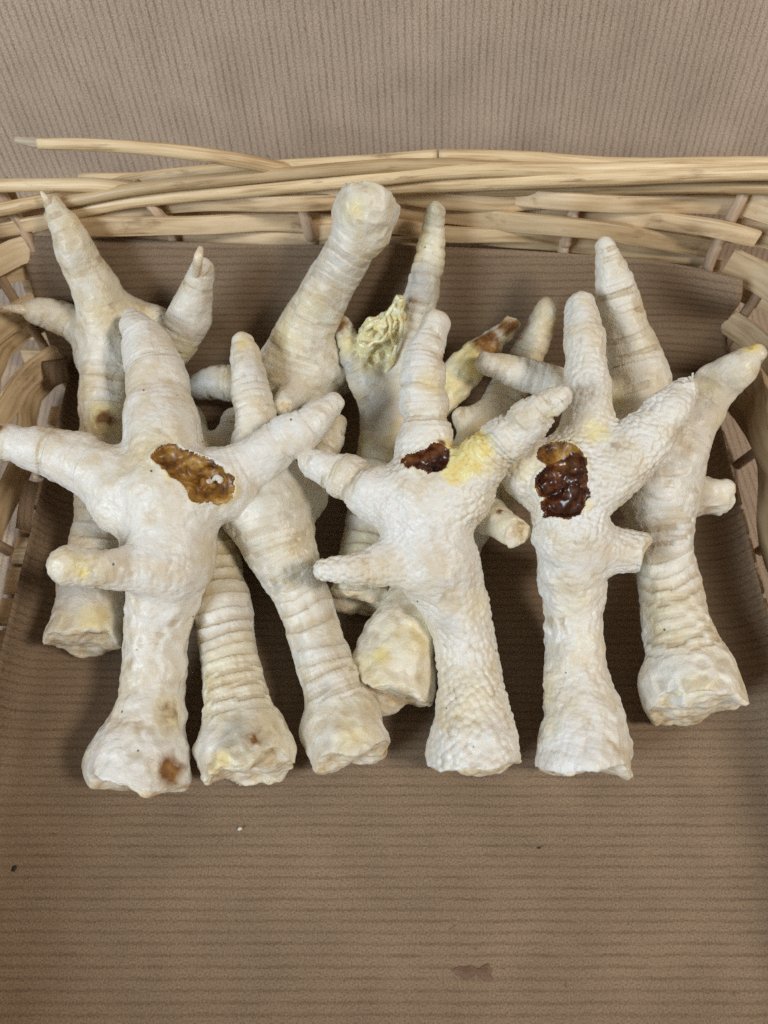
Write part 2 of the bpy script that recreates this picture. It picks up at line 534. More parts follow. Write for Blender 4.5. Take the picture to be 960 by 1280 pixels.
# border of round rods along the back rim (traced on the wall surface)
R_ = 'border_rod'
back_piece(R_, [(-60, 236, 5), (0, 232, 6), (100, 231, 6), (150, 234, 5), (215, 241, 1), (300, 250, -2)], 8.6, M_ROD)
back_piece(R_, [(-60, 268, 7), (0, 262, 7), (48, 252, 6), (120, 240, 2), (165, 226, 0), (250, 215, 1), (357, 207, 3), (450, 202, 4), (546, 195, 5)], 8, M_ROD)
back_piece(R_, [(548, 194, 5), (660, 197, 4), (740, 203, 3), (806, 205, 3), (880, 204, 4), (950, 203, 5), (1010, 206, 4)], 7.6, M_ROD)
back_piece(R_, [(60, 255, 5), (100, 249, 6), (187, 234, 7), (360, 217, 8), (467, 208, 8), (546, 206, 7), (640, 207, 5), (760, 207, 2), (850, 207, -1), (940, 210, -3)], 8.2, M_ROD)
back_piece(R_, [(60, 272, 3), (130, 257, 4), (190, 248, 5), (330, 236, 7), (467, 224, 8), (560, 215, 8), (660, 212, 8), (760, 212, 7), (870, 208, 5), (1010, 212, 5)], 8.6, M_ROD)
back_piece(R_, [(330, 244, 2), (430, 237, 4), (540, 231, 6), (660, 226, 8), (760, 223, 9), (860, 219, 9), (960, 216, 9), (1015, 216, 8)], 9.4, M_ROD)
back_piece(R_, [(560, 240, 1), (640, 237, 3), (740, 236, 4), (820, 234, 5), (900, 234, 6), (1010, 236, 6)], 8.2, M_ROD)
back_piece(R_, [(100, 225, -4), (300, 222, -5), (500, 214, -5), (700, 214, -5), (980, 216, -5)], 8.5, M_ROD)
# the stray rod that sticks out over the rim
stray_pts = [(20, 177, 17), (58, 180, 17), (110, 181, 17), (200, 187, 16), (290, 199, 12), (345, 210, 6), (400, 221, 0)]
P, R = [], []
for (u, v, off), r in zip(stray_pts, (6.2, 6.8, 7.4, 8.4, 8.8, 8.6, 8)):
    q, s = on_wall(u, v, off * .001); P.append(q); R.append(r * s)
S4 = bez(np.hstack([np.array(P), np.array(R)[:, None]]), 8)
stray = sweep('stray_rod', S4[6:, :3], S4[6:, 3], S4[6:, 3], NB, M_ROD, basket, 14, True, .03)
tag(stray, 'loose rod with a pale cut tip poking out over the rim')
cut_r = S4[:8, 3] * np.linspace(.62, .98, 8)
sweep('cut_tip', S4[:8, :3] + np.linspace(.0006, 0, 8)[:, None] * np.array([0, 0, 1]), cut_r, cut_r, NB, M_CUT, stray, 14, True, .16)

# flat split weavers of the back wall
W_ = 'weaver'
for k, (pts, half) in enumerate([
    ([(165, 260, -1), (195, 257, 0), (260, 254, 3), (330, 254, 6), (376, 254, 7.6), (430, 251, 4), (480, 247, 0)], 11),
    ([(380, 247, -1), (480, 243, 1), (540, 250, 3), (615, 254, 3), (680, 251, 1), (730, 250, -1)], 12),
    ([(560, 238, -1), (640, 245, 2), (690, 250, 6), (720, 252, 7.6), (770, 254, 5), (840, 255, 2.5), (895, 256, .5), (915, 257, 0)], 12.5),
    ([(-60, 296, 3), (-10, 289, 4), (56, 277, 4), (120, 270, 3), (185, 264, 1), (215, 262, -1)], 9.5),
    ([(90, 284, 4), (160, 283, 7), (210, 282, 7.6), (260, 281, 6), (330, 277, 2), (380, 278, 0), (470, 285, -1)], 13.5),
    ([(380, 292, 1), (450, 286, 2), (495, 283, 2), (564, 293, 3), (660, 293, 3), (700, 298, 1)], 11),
    ([(440, 262, -2), (500, 266, 0), (564, 268, 1), (640, 277, 4), (685, 281, 7), (714, 284, 7.6), (760, 289, 6), (807, 297, 3), (850, 304, 1), (885, 310, -1)], 13.5),
    ([(640, 262, -3), (727, 267, 0), (790, 271, 2), (857, 280, 5), (885, 284, 7.4), (905, 288, 8), (945, 298, 6)], 12.5),
    ([(600, 296, 0), (640, 300, .5), (697, 304, 0), (760, 310, -1), (880, 322, -2)], 11),
    ([(200, 300, -1), (330, 298, 0), (450, 303, 0), (560, 308, -1)], 11),
    ([(-60, 316, -1), (20, 305, -1), (120, 300, -1), (240, 306, -1)], 12),
    ([(-60, 266, -9), (100, 268, -9), (300, 268, -9), (420, 266, -9)], 12),
    ([(400, 270, -9), (600, 262, -9), (760, 240, -9), (940, 246, -9)], 11),
    ([(150, 292, -9), (400, 294, -9), (640, 286, -9), (900, 300, -9)], 11),
]):
    back_piece(W_, pts, half, M_SPLIT, 1.15, 8, .55, k)
# rows hidden behind the paper liner, down to the base
for k, v in enumerate((330, 356, 384, 414, 446)):
    back_piece(W_, [(30, v, -3), (200, v + 3, -1), (400, v - 2, -4), (600, v + 3, -1), (800, v, -4), (900, v + 3, -2)], 12, M_SPLIT, 1.0, 4, .55, 40 + k)
# round stakes of the back wall
for k, pts in enumerate([
    [(-6, 232, 3), (12, 258, 3.5), (34, 294, 3.5), (60, 350, 1), (85, 440, -3)],
    [(168, 228, 2), (184, 250, 4), (200, 270, 4), (218, 300, 1), (245, 440, -3)],
    [(371, 232, 3), (376, 252, 4), (381, 270, 4), (387, 292, 3.5), (393, 314, 0), (410, 450, -3)],
    [(541, 232, 0), (545, 262, -1), (548, 300, -2), (552, 450, -3)],
    [(724, 236, 3), (718, 262, 4), (713, 280, 4), (708, 302, 3.5), (703, 320, 1), (690, 450, -3)],
    [(934, 234, 4), (924, 254, 4.5), (908, 284, 4), (897, 306, 4), (884, 336, 2), (850, 440, -3)],
]):
    back_piece('stake', pts, 7.2, M_STAKE, None, 6, 1.0, k)

# side and front walls: rounded rectangle swept outward
HA, Y0, Y1, RC = .1265, -.062, W_Y0, .021


def perim(s):
    """s in 0..1 right-back corner -> right -> front -> left -> left-back corner; returns xy, outward normal"""
    segs = []
    L1 = RC * math.pi / 2; L2 = (Y1 - Y0) - 2 * RC; L3 = 2 * HA - 2 * RC
    tot = 4 * L1 + 2 * L2 + L3
    d = s * tot
    def arc(cx, cy, a0, dd):
        a = a0 - dd / RC
        return np.array([cx + RC * math.cos(a), cy + RC * math.sin(a)]), np.array([math.cos(a), math.sin(a)])
    if d < L1: return arc(HA - RC, Y1 - RC, math.pi / 2, d)
    d -= L1
    if d < L2: return np.array([HA, Y1 - RC - d]), np.array([1., 0])
    d -= L2
    if d < L1: return arc(HA - RC, Y0 + RC, 0, d)
    d -= L1
    if d < L3: return np.array([HA - RC - d, Y0]), np.array([0, -1.])
    d -= L3
    if d < L1: return arc(-HA + RC, Y0 + RC, -math.pi / 2, d)
    d -= L1
    if d < L2: return np.array([-HA, Y0 + RC + d]), np.array([-1., 0])
    d -= L2
    return arc(-HA + RC, Y1 - RC, math.pi, min(d, L1))


PER = (4 * RC * math.pi / 2 + 2 * (Y1 - Y0 - 2 * RC) + 2 * HA - 2 * RC)


def wall_pt(s, h, off):
    p, n = perim(min(max(s, 0), 1))
    fl = .30 + .025 * max(n[1], 0)
    q = p + n * (fl * h - off)
    return np.array([q[0], q[1], h]), np.array([-n[0], -n[1], fl])


def side_strip(name, s0, s1, hfun, half, thick, mat, offfun, square=.55, seed=0):
    n = max(8, int((s1 - s0) * 110))
    pts, nr = [], []
    for s in np.linspace(s0, s1, n):
        q, nn = wall_pt(s, hfun(s), offfun(s)); pts.append(q); nr.append(nn)
    return sweep(name, np.array(pts), half, thick, np.array(nr), mat, basket, 10, True, .08, square, seed)


NST = 22
rng = np.random.RandomState(5)
st_s = [.019, .981] + [(k + .5) / NST for k in range(1, NST - 1)]
for k, s in enumerate(st_s):
    P = [wall_pt(s, h, 0)[0] for h in np.linspace(-.002, RIM, 8)]
    n0 = wall_pt(s, .03, 0)[1]
    sweep('stake', np.array(P), .0017, .0017, n0, M_STAKE, basket, 9, True, .06, 1.0, k)
rows = [.006, .0155, .025, .0345, .044, .0535, .062]
for r, h0 in enumerate(rows):
    cuts = [0, .20 + .05 * rng.rand(), .42 + .06 * rng.rand(), .58 + .05 * rng.rand(), .80 + .05 * rng.rand(), 1.0]
    for c in range(5):
        s0, s1 = max(.002 + .007 * rng.rand(), cuts[c] - .012), min(.998 - .007 * rng.rand(), cuts[c + 1] + .012)
        ph = r % 2
        t1, t2, t3 = rng.uniform(-.0022, .0022, 3)
        hf = lambda s, h0=h0, t1=t1, t2=t2, t3=t3, s0=s0, s1=s1: h0 + t1 + (t2 - t1) * (s - s0) / (s1 - s0) + .0012 * math.sin(s * 40 + t3 * 2000)
        of = lambda s, ph=ph: .0030 * math.sin(math.pi * (s * NST + ph))
        side_strip(W_, s0, s1, hf, .0044 + .0006 * rng.rand(), .0010, M_SPLIT, of, .55, r * 9 + c)
for k in range(5):
    side_strip(R_, .026, .974, (lambda s, k=k: RIM - .002 + .0026 * math.sin(s * 38 + k * 1.26)), .0021, .0021, M_ROD,
               (lambda s, k=k: .0026 * math.cos(s * 38 + k * 1.26)), 1.0, 70 + k)
# woven base hidden under the paper
for k, y in enumerate(np.linspace(Y0 + .006, Y1 - .006, 22)):
    inset = 0 if Y0 + RC < y < Y1 - RC else RC - math.sqrt(max(0, RC ** 2 - (RC - min(y - Y0, Y1 - y)) ** 2))
    xs = np.linspace(-HA + inset + .002, HA - inset - .002, 12)
    sweep('base_weaver', np.stack([xs, np.full(12, y), -.0026 + .0006 * np.sin(np.arange(12) * math.pi + k * math.pi)], 1), .0048, .0009, np.array([0, 0, 1.]), M_SPLIT, basket, 8, True, .05, .6, k)

# ------------------------------------------------------------------ paper liner
def build_liner():
    nu = 121
    top_u = [(24, 294), (130, 298), (330, 306), (495, 306), (640, 312), (760, 320), (847, 327), (917, 333)]
    tu = np.array([p[0] for p in top_u], float); tv = np.array([p[1] for p in top_u], float)
    us = np.linspace(24, 917, nu)
    bx0, bx1 = -.1195, .1225
    V, UV = [], []
    nrow_floor, nrow_fold, nrow_wall = 70, 8, 26
    ROWS = nrow_floor + nrow_fold + nrow_wall
    yb = W_Y0 - .0030
    rf = .008
    for i in range(ROWS):
        for j, u in enumerate(us):
            t = j / (nu - 1)
            top = on_wall(u, np.interp(u, tu, tv), .0035)[0]
            xf = bx0 + (bx1 - bx0) * t
            lx = (xf - (bx0 + bx1) / 2) / ((bx1 - bx0) / 2)
            if i < nrow_floor:
                f = i / (nrow_floor - 1)
                y = -.052 + (yb - rf + .052) * f
                # the sheet narrows into the rounded corner
                cn = max(0, (y - (Y1 - RC)) / RC)
                x = xf * (1 - .0 * cn)
                z = .0006 + .00035 * math.sin(x * 60 + y * 40) * (1 - f * .3)
                e = max(0, abs(lx) - .86) / .14
                z += .011 * e ** 2.0
                x -= math.copysign(.006 * e ** 2.4, lx)
                arc = y
            elif i < nrow_floor + nrow_fold:
                a = (i - nrow_floor + 1) / nrow_fold * (math.pi / 2 - .32)
                e = max(0, abs(lx) - .86) / .14
                y = yb - rf + rf * math.sin(a); z = .0006 + rf * (1 - math.cos(a)); x = xf - math.copysign(.006 * e ** 2.4 * math.cos(a), lx)
                z += .011 * e ** 2 * math.cos(a)
                arc = yb - rf + rf * a
            else:
                f = (i - nrow_floor - nrow_fold + 1) / nrow_wall
                a = math.pi / 2 - .32
                b0 = np.array([xf, yb - rf + rf * math.sin(a), .0006 + rf * (1 - math.cos(a))])
                q = b0 * (1 - f) + top * f
                bulge = .0016 * math.sin(math.pi * f) * (1 + .6 * math.sin(u * .012 + 1))
                curl = max(0, t - .86) / .14
                q = q + NB * (bulge + .0075 * curl ** 2 * (f ** .7) + .0035 * math.sin(f * 9) * curl)
                x, y, z = q
                arc = yb - rf + rf * a + f * np.linalg.norm(top - b0)
            V.append(np.array([x, y, z]) - BL); UV.append((x, arc))
    Fc = []
    for i in range(ROWS - 1):
        for j in range(nu - 1):
            a = i * nu + j
            Fc.append((a, a + 1, a + nu + 1, a + nu))
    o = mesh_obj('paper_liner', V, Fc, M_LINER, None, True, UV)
    o.location = BL
    s = o.modifiers.new('thick', 'SOLIDIFY'); s.thickness = .00022; s.offset = 1
    tag(o, 'ribbed brown paper sheet lining the basket floor and folded up its back', 'paper liner')
    return o


liner = build_liner()


def paper_tab(px, h0, h1, label):
    """small folded tab of the liner standing along the left wall; px = four corners"""
    q = [at(*px[0], h1)[0], at(*px[1], h1)[0], at(*px[2], h0)[0], at(*px[3], h0)[0]]
    V, UV, Fc = [], [], []
    for i in range(6):
        for j in range(5):
            a, b = i / 5, j / 4
            p = (q[0] * (1 - b) + q[1] * b) * (1 - a) + (q[3] * (1 - b) + q[2] * b) * a
            p = p + np.array([.0012 * math.sin(b * 3), 0, .0015 * math.sin(a * math.pi)])
            V.append(p - BL); UV.append((p[1], p[0]))
    for i in range(5):
        for j in range(4):
            k = i * 5 + j
            Fc.append((k, k + 1, k + 6, k + 5))
    o = mesh_obj('paper_tab', V, Fc, M_LINER, liner, True, UV)
    s = o.modifiers.new('thick', 'SOLIDIFY'); s.thickness = .00022


paper_tab([(33, 600), (47, 606), (41, 668), (20, 660)], .010, .014, '')
paper_tab([(52, 452), (84, 446), (88, 476), (64, 482)], .012, .016, '')

# ------------------------------------------------------------------ chicken feet
def smin(a, b, k):
    h = np.maximum(k - np.abs(a - b), 0) / k
    return np.minimum(a, b) - h * h * k * .25


def seg_dist(p, a, b, ra, rb):
    ab = b - a
    t = np.clip(((p - a) @ ab) / (ab @ ab + 1e-18), 0, 1)
    return np.linalg.norm(p - a - t[..., None] * ab, axis=-1) - (ra + t * (rb - ra)), t


def surface_nets(D, origin, vox):
    S = D < 0
    nx, ny, nz = D.shape
    cnt = np.zeros((nx - 1, ny - 1, nz - 1), np.int8)
    for dx in (0, 1):
        for dy in (0, 1):
            for dz in (0, 1):
                cnt += S[dx:nx - 1 + dx, dy:ny - 1 + dy, dz:nz - 1 + dz]
    act = np.argwhere((cnt > 0) & (cnt < 8))
    idx = np.full(cnt.shape, -1, np.int32)
    idx[act[:, 0], act[:, 1], act[:, 2]] = np.arange(len(act))
    acc = np.zeros((len(act), 3)); num = np.zeros(len(act))
    cor = {}
    for dx in (0, 1):
        for dy in (0, 1):
            for dz in (0, 1):
                cor[dx, dy, dz] = D[act[:, 0] + dx, act[:, 1] + dy, act[:, 2] + dz].astype(np.float64)
    for ax in range(3):
        o1, o2 = [k for k in range(3) if k != ax]
        for i in (0, 1):
            for j in (0, 1):
                c0 = [0, 0, 0]; c0[o1] = i; c0[o2] = j; c1 = list(c0); c1[ax] = 1
                a, b = cor[tuple(c0)], cor[tuple(c1)]
                m = (a < 0) != (b < 0)
                t = np.where(m, a / np.where(m, a - b, 1), 0)
                q = np.zeros((len(act), 3)); q[:, o1] = i; q[:, o2] = j; q[:, ax] = t
                acc += q * m[:, None]; num += m
    V = (act + acc / num[:, None]) * vox + origin
    Q = []
    for ax in range(3):
        o1, o2 = (ax + 1) % 3, (ax + 2) % 3
        sl0 = [slice(None)] * 3; sl1 = [slice(None)] * 3
        sl0[ax] = slice(0, -1); sl1[ax] = slice(1, None)
        A, B = S[tuple(sl0)], S[tuple(sl1)]
        e = np.argwhere(A != B)
        e = e[(e[:, o1] > 0) & (e[:, o2] > 0) & (e[:, o1] < D.shape[o1] - 1) & (e[:, o2] < D.shape[o2] - 1)]
        ins = A[e[:, 0], e[:, 1], e[:, 2]]
        def g(a, b):
            q = e.copy(); q[:, o1] -= a; q[:, o2] -= b
            return idx[q[:, 0], q[:, 1], q[:, 2]]
        quad = np.stack([g(1, 1), g(0, 1), g(0, 0), g(1, 0)], 1)
        quad[~ins] = quad[~ins][:, ::-1]
        Q.append(quad)
    return V, np.concatenate(Q)


def vnormals(V, Q):
    n = np.cross(V[Q[:, 2]] - V[Q[:, 0]], V[Q[:, 3]] - V[Q[:, 1]])
    N = np.zeros_like(V)
    for k in range(4):
        for a in range(3):
            N[:, a] += np.bincount(Q[:, k], n[:, a], len(V))
    return N / (np.linalg.norm(N, axis=1)[:, None] + 1e-20)


def lap(V, Q, it, f=.5):
    e = np.concatenate([Q[:, [0, 1]], Q[:, [1, 2]], Q[:, [2, 3]], Q[:, [3, 0]]])
    deg = np.bincount(e[:, 0], minlength=len(V)) + np.bincount(e[:, 1], minlength=len(V))
    for _ in range(it):
        acc = np.stack([np.bincount(e[:, 0], V[e[:, 1], a], len(V)) + np.bincount(e[:, 1], V[e[:, 0], a], len(V)) for a in range(3)], 1)
        V = V * (1 - f) + f * acc / deg[:, None]
    return V


def to3(pts):
    out = []
    for u, v, h, r in pts:
        h = h * .001
        for _ in range(6):
            p, s = at(u, v, h)
            rr = r * s
            lift = 0
            if h < rr + .0012: lift = rr + .0012 - h
            dw = (W_Y0 + W_T * p[2] - p[1]) / math.sqrt(1 + W_T * W_T) - rr - .005     # keep in front of the back wall
            if dw < 0: lift = max(lift, min(.004, -dw * .8))
            if lift <= 0: break
            h += lift
        p, s = at(u, v, h)
        out.append((*p, r * s))
    return np.array(out)


def part_mesh(name, V, N, Q, stain, tone, mat, parent, org):
    used = np.unique(Q)
    mp = np.full(len(V), -1, np.int64); mp[used] = np.arange(len(used))
    q = mp[Q]
    me = bpy.data.meshes.new(name)
    me.vertices.add(len(used)); me.vertices.foreach_set('co', (V[used] - org).astype(np.float32).ravel())
    me.loops.add(q.size); me.loops.foreach_set('vertex_index', q.astype(np.int32).ravel())
    me.polygons.add(len(q))
    me.polygons.foreach_set('loop_start', np.arange(0, q.size, 4, dtype=np.int32))
    me.polygons.foreach_set('loop_total', np.full(len(q), 4, dtype=np.int32))
    me.polygons.foreach_set('use_smooth', np.ones(len(q), bool))
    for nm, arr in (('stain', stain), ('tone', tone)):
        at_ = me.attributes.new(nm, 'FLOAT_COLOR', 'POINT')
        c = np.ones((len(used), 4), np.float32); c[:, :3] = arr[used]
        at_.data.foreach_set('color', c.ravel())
    me.materials.append(mat)
    me.update(calc_edges=True)
    me.normals_split_custom_set_from_vertices(N[used].astype(np.float32))
    return link(bpy.data.objects.new(name, me), parent)


GRP = 'dried chicken feet piled in the basket'


def foot(spec):
    sd = spec['seed']
    vox = spec.get('vox', .00042)
    chains = []
    for ch in spec['chains']:
        sf = {'toe': spec.get('toe', .95), 'palm': .93, 'hind_toe': .93}.get(ch['name'], .97)
        pts = [(u, v, h, r * sf) for u, v, h, r in ch['pts']]
        ch = dict(ch)
        if ch['name'] == 'shank' and 'cut' in ch:
            (u0, v0, h0, r0), (u1, v1, h1, r1) = pts[:2]
            ln = math.hypot(u0 - u1, v0 - v1)
            g = .62 * r0
            pts = [(u0 + (u0 - u1) / ln * g, v0 + (v0 - v1) / ln * g, h0, r0 * 1.04)] + pts
            ch['cut'] = (ch['cut'][0] - .66, ch['cut'][1])
        elif ch['name'] != 'shank' and 'cut' in ch:
            ch['cut'] = (ch['cut'][0] - .30, ch['cut'][1])
        P4 = bez(to3(pts), 6)
        chains.append(dict(ch, P=P4[:, :3], R=np.maximum(P4[:, 3], .0006)))
    lo = np.min([(c['P'] - c['R'][:, None]).min(0) for c in chains], 0) - .004
    hi = np.max([(c['P'] + c['R'][:, None]).max(0) for c in chains], 0) + .004
    shp = np.ceil((hi - lo) / vox).astype(int) + 1
    D = np.full(shp, .012, np.float32)
    PAD = .008
    for c in chains:
        P, R = c['P'], c['R']
        l = np.maximum(np.floor(((P - R[:, None]).min(0) - PAD - lo) / vox).astype(int), 0)
        h = np.minimum(np.ceil(((P + R[:, None]).max(0) + PAD - lo) / vox).astype(int) + 1, shp)
        loc = np.full(h - l, .012, np.float32)
        for i in range(len(P) - 1):
            a, b, ra, rb = P[i], P[i + 1], R[i], R[i + 1]
            m = max(ra, rb) + PAD
            l2 = np.maximum(np.floor((np.minimum(a, b) - m - lo) / vox).astype(int), l)
            h2 = np.minimum(np.ceil((np.maximum(a, b) + m - lo) / vox).astype(int) + 1, h)
            gx, gy, gz = [np.arange(l2[k], h2[k], dtype=np.float32) * np.float32(vox) + np.float32(lo[k] - a[k]) for k in range(3)]
            ab = (b - a).astype(np.float32)
            X, Y, Z = gx[:, None, None], gy[None, :, None], gz[None, None, :]
            t = np.clip((X * ab[0] + Y * ab[1] + Z * ab[2]) / np.float32(ab @ ab + 1e-12), 0, 1)
            d = np.sqrt((X - t * ab[0]) ** 2 + (Y - t * ab[1]) ** 2 + (Z - t * ab[2]) ** 2) - (np.float32(ra) + t * np.float32(rb - ra))
            sl = tuple(slice(l2[k] - l[k], h2[k] - l[k]) for k in range(3))
            loc[sl] = np.minimum(loc[sl], d)
        sl = tuple(slice(l[k], h[k]) for k in range(3))
        D[sl] = smin(D[sl], loc, np.float32(c.get('k', 4.0) * .001))

    def sample(p):
        i = np.clip(((p - lo) / vox).astype(int), 0, shp - 1)
        return D[i[0], i[1], i[2]]

    def hit(u, v):
        d = ray(u, v)
        ts = np.arange(.08, .34, .0004)
        pts = CAM + ts[:, None] * d
        ok = np.all((pts > lo) & (pts < hi), 1)
        i = np.clip(((pts - lo) / vox).astype(int), 0, shp - 1)
        val = np.where(ok, D[i[:, 0], i[:, 1], i[:, 2]], 1)
        k = np.argmax(val < 0)
        if val[k] >= 0: k = int(np.argmin(val))
        return pts[k], ts[k] / F_PX

    # surface position of wounds, stains (photo position -> place on the skin)
    pits = []
    for pt in spec.get('pits', []):
        pts = []
        for (u, v, r) in pt['pts']:
            p, s = hit(u, v); pts.append((*(p - CF * pt.get('lift', .0012)), r * s * 1.22))
        pits.append(dict(pt, P=np.array(pts)))
    stains = [(hit(u, v), r, kind, st) for (u, v, r, kind, st) in spec.get('stains', [])]

    # cut ends: planes that clip the shank (and clipped toes)
    cuts = []
    for c in chains:
        if 'cut' in c:
            e, tilt = c['cut']
            end = c['P'][0] if c.get('cut_at', 0) == 0 else c['P'][-1]
            prev = c['P'][8] if c.get('cut_at', 0) == 0 else c['P'][-5]
            ax = end - prev; ax /= np.linalg.norm(ax)
            rr = c['R'][0] if c.get('cut_at', 0) == 0 else c['R'][-1]
            nn = ax + np.array([0, 0, 1]) * tilt; nn /= np.linalg.norm(nn)
            cuts.append((end + ax * rr * e, nn, rr))

    def field_local(c0, rad):
        l = np.maximum(((c0 - rad - lo) / vox).astype(int), 0); h = np.minimum(((c0 + rad - lo) / vox).astype(int) + 1, shp)
        g = np.stack(np.meshgrid(*[np.arange(l[k], h[k]) * vox + lo[k] for k in range(3)], indexing='ij'), -1)
        return tuple(slice(l[k], h[k]) for k in range(3)), g

    for (o, n, rr) in cuts:
        sl, g = field_local(o, rr * 1.7)
        if g.size == 0: continue
        gp = g.reshape(-1, 3)
        pl = ((gp - o) @ n + .0032 * noise3(gp, .0085, sd) + .0004 * noise3(gp, .003, sd + 1)).reshape(g.shape[:3])
        D[sl] = -smin(-D[sl], -pl.astype(np.float32), np.float32(.0016))
    for pt in pits:
        P = pt['P']
        c0 = P[:, :3].mean(0); rad = np.linalg.norm(P[:, :3] - c0, axis=1).max() + P[:, 3].max() + .003
        sl, g = field_local(c0, rad)
        gp = g.reshape(-1, 3)
        dd = np.full(len(gp), 1.0)
        for i in range(max(1, len(P) - 1)):
            j = min(i + 1, len(P) - 1)
            dd = np.minimum(dd, seg_dist(gp, P[i, :3], P[j, :3] + 1e-6, P[i, 3], P[j, 3])[0])
        dd = dd + .0010 * noise3(gp, .0042, sd + 9) + .0007 * noise3(gp, .0018, sd + 10)
        dd = dd.reshape(g.shape[:3]).astype(np.float32)
        D[sl] = -smin(-D[sl], dd, np.float32(.0014))

    V, Q = surface_nets(D, lo, vox)
    V = lap(V, Q, 2, .35)
    # drop loose scraps
    N = vnormals(V, Q)

    # ---- which bone, where along it
    best = []
    for c in chains:
        P, R = c['P'], c['R']
        L = np.concatenate([[0], np.cumsum(np.linalg.norm(np.diff(P, axis=0), axis=1))])
        bd = np.full(len(V), 9.0); bs = np.zeros(len(V)); bi = np.zeros(len(V), int)
        near = np.all((V > (P - R[:, None]).min(0) - .007) & (V < (P + R[:, None]).max(0) + .007), 1)
        ni = np.nonzero(near)[0]
        vv = V[ni]
        d_ = np.full(len(ni), 9.0); s_ = np.zeros(len(ni)); i_ = np.zeros(len(ni), int)
        for i in range(len(P) - 1):
            d, t = seg_dist(vv, P[i], P[i + 1], R[i], R[i + 1])
            m = d < d_
            d_[m] = d[m]; s_[m] = (L[i] + t * (L[i + 1] - L[i]))[m]; i_[m] = i
        bd[ni] = d_; bs[ni] = s_; bi[ni] = i_
        T = np.gradient(P, axis=0); T /= np.linalg.norm(T, axis=1)[:, None]
        view = CAM - P; view /= np.linalg.norm(view, axis=1)[:, None]
        up = view - (view * T).sum(1)[:, None] * T; up /= np.linalg.norm(up, axis=1)[:, None]
        bx = np.cross(T, up)
        q = V - P[bi]
        th = np.arctan2((q * bx[bi]).sum(1), (q * up[bi]).sum(1))
        best.append((bd, bs, th, L[-1], R[bi]))
    DD = np.stack([b[0] for b in best], 0)
    W = np.exp(-np.clip(DD - DD.min(0), 0, .02) / .0011)
    W /= W.sum(0)
    disp = np.zeros(len(V)); bead = np.zeros(len(V))
    lum = noise3(V, .0035, sd + 20)
    for c, w, (bd, s, th, L, rr) in zip(chains, W, best):
        pat = c.get('pat', 'skin')
        a = c.get('amp', 1.0)
        p = c.get('p', 3.0) * .001
        d = np.zeros(len(V))
        ws = s + .0007 * lum + .0006 * np.sin(th * 2 + sd)
        if pat == 'rings':
            v = s / p + .34 * noise3(V, .013, sd + 7) + .06 * lum + .12 * np.cos(th * 1.5 + sd)
            row = np.floor(v).astype(int); f = v - row
            hr = _hash(row, row * 0 + 3, row * 0, sd)
            prof = np.sqrt(np.clip(4 * f * (1 - f), 0, 1)) - .75 + .5 * (f - .5)
            d = a * (.00050 + .00045 * hr) * prof * (.75 + .6 * noise3(V, .007, sd + 15))
            f2 = (v * 2.6 + .3 * lum) % 1
            d += a * .00008 * (np.sqrt(np.clip(4 * f2 * (1 - f2), 0, 1)) - .75)
            d *= 1 - .5 * np.clip((np.abs(th) - 1.2) / .8, 0, 1)
            bead += w * .25
        elif pat == 'pads':
            for q_, fr in enumerate(c.get('joints', (.3, .6, .85))):
                wd = .0010 + .0005 * ((q_ * 7 + sd) % 3)
                d -= a * .00060 * np.exp(-((ws - fr * L) / wd) ** 2) * (.65 + .35 * np.cos(th + sd + q_ * 2))
                d += a * .00060 * np.exp(-((ws - (fr - .12) * L) / (.13 * L)) ** 2) * (.6 + .4 * np.cos(th))
            v = s / .0019 + .55 * noise3(V, .010, sd + 8) + .10 * lum
            f = v % 1
            d += a * (.00010 + .00016 * np.clip(noise3(V, .006, sd + 12) + .3, 0, 1)) * (np.sqrt(np.clip(4 * f * (1 - f), 0, 1)) - .8)
            bead += w * c.get('bead', .6)
        elif pat == 'scutes':
            v = s / p + c.get('arc', .26) * np.cos(th * 1.7 + .6 * math.sin(sd)) + .06 * lum + .42 * noise3(V, .013, sd + 7)
            row = np.floor(v).astype(int); f = v - row
            if c.get('dirn', 1) < 0: f = 1 - f
            z0 = row * 0
            seam = -.75 + 1.5 * _hash(row, z0 + 1, z0, sd)
            hr = .6 + .8 * _hash(row, z0 + 2, z0, sd)
            d = a * .00062 * hr * (f ** 1.3 - .5) * np.clip((1 - f) / .06, 0, 1) - a * .00022 * np.clip(1 - (1 - f) / .06, 0, 1)
            d -= a * .00013 * (hr > .95) * np.exp(-((th - seam) / .08) ** 2)
            side = np.clip((np.abs(th) - 1.2) / .3, 0, 1)
            d *= 1 - side
            d += side * a * .00030 * (1 - np.clip(worley(V, .0021, sd + 3), 0, 1) * 1.6)
            fade = np.clip((s - .0095) / .006, 0, 1)
            rid = 1 - np.abs(noise3(V * np.array([1, 1, 1.0]), .0034, sd + 14)) * 2.2
            d = d * fade + (1 - fade) * a * .00038 * np.clip(rid, -.6, 1)
            bead += w * .15
        elif pat == 'sponge':
            q = V + .0010 * np.stack([noise3(V, .0035, 1), noise3(V, .0035, 2), noise3(V, .0035, 3)], 1)
            wv = worley(q, .0040, sd + 4)
            d = a * (-.0030 * np.clip(1 - wv * 2.0, 0, 1) ** .6 + .0006 * noise3(V, .0018, sd + 5) + .0006)
        elif pat == 'bead':
            bp = c.get('bp', 1.5) * .001
            wv = worley(V, bp, sd + 3)
            vary = .55 + .6 * np.clip(noise3(V, .009, sd + 13) + .4, 0, 1)
            d = a * .00064 * vary * (.75 - np.clip(wv * 1.42, 0, 1.15) ** 2)
            bead += w * .15
        else:
            # dried skin: wrinkles that run along the limb, plus folds across it
            q = np.stack([np.cos(th) * .004, np.sin(th) * .004, s * .32], 1)
            rid = 1 - np.abs(noise3(q, .0022, sd + 5)) * 2.0
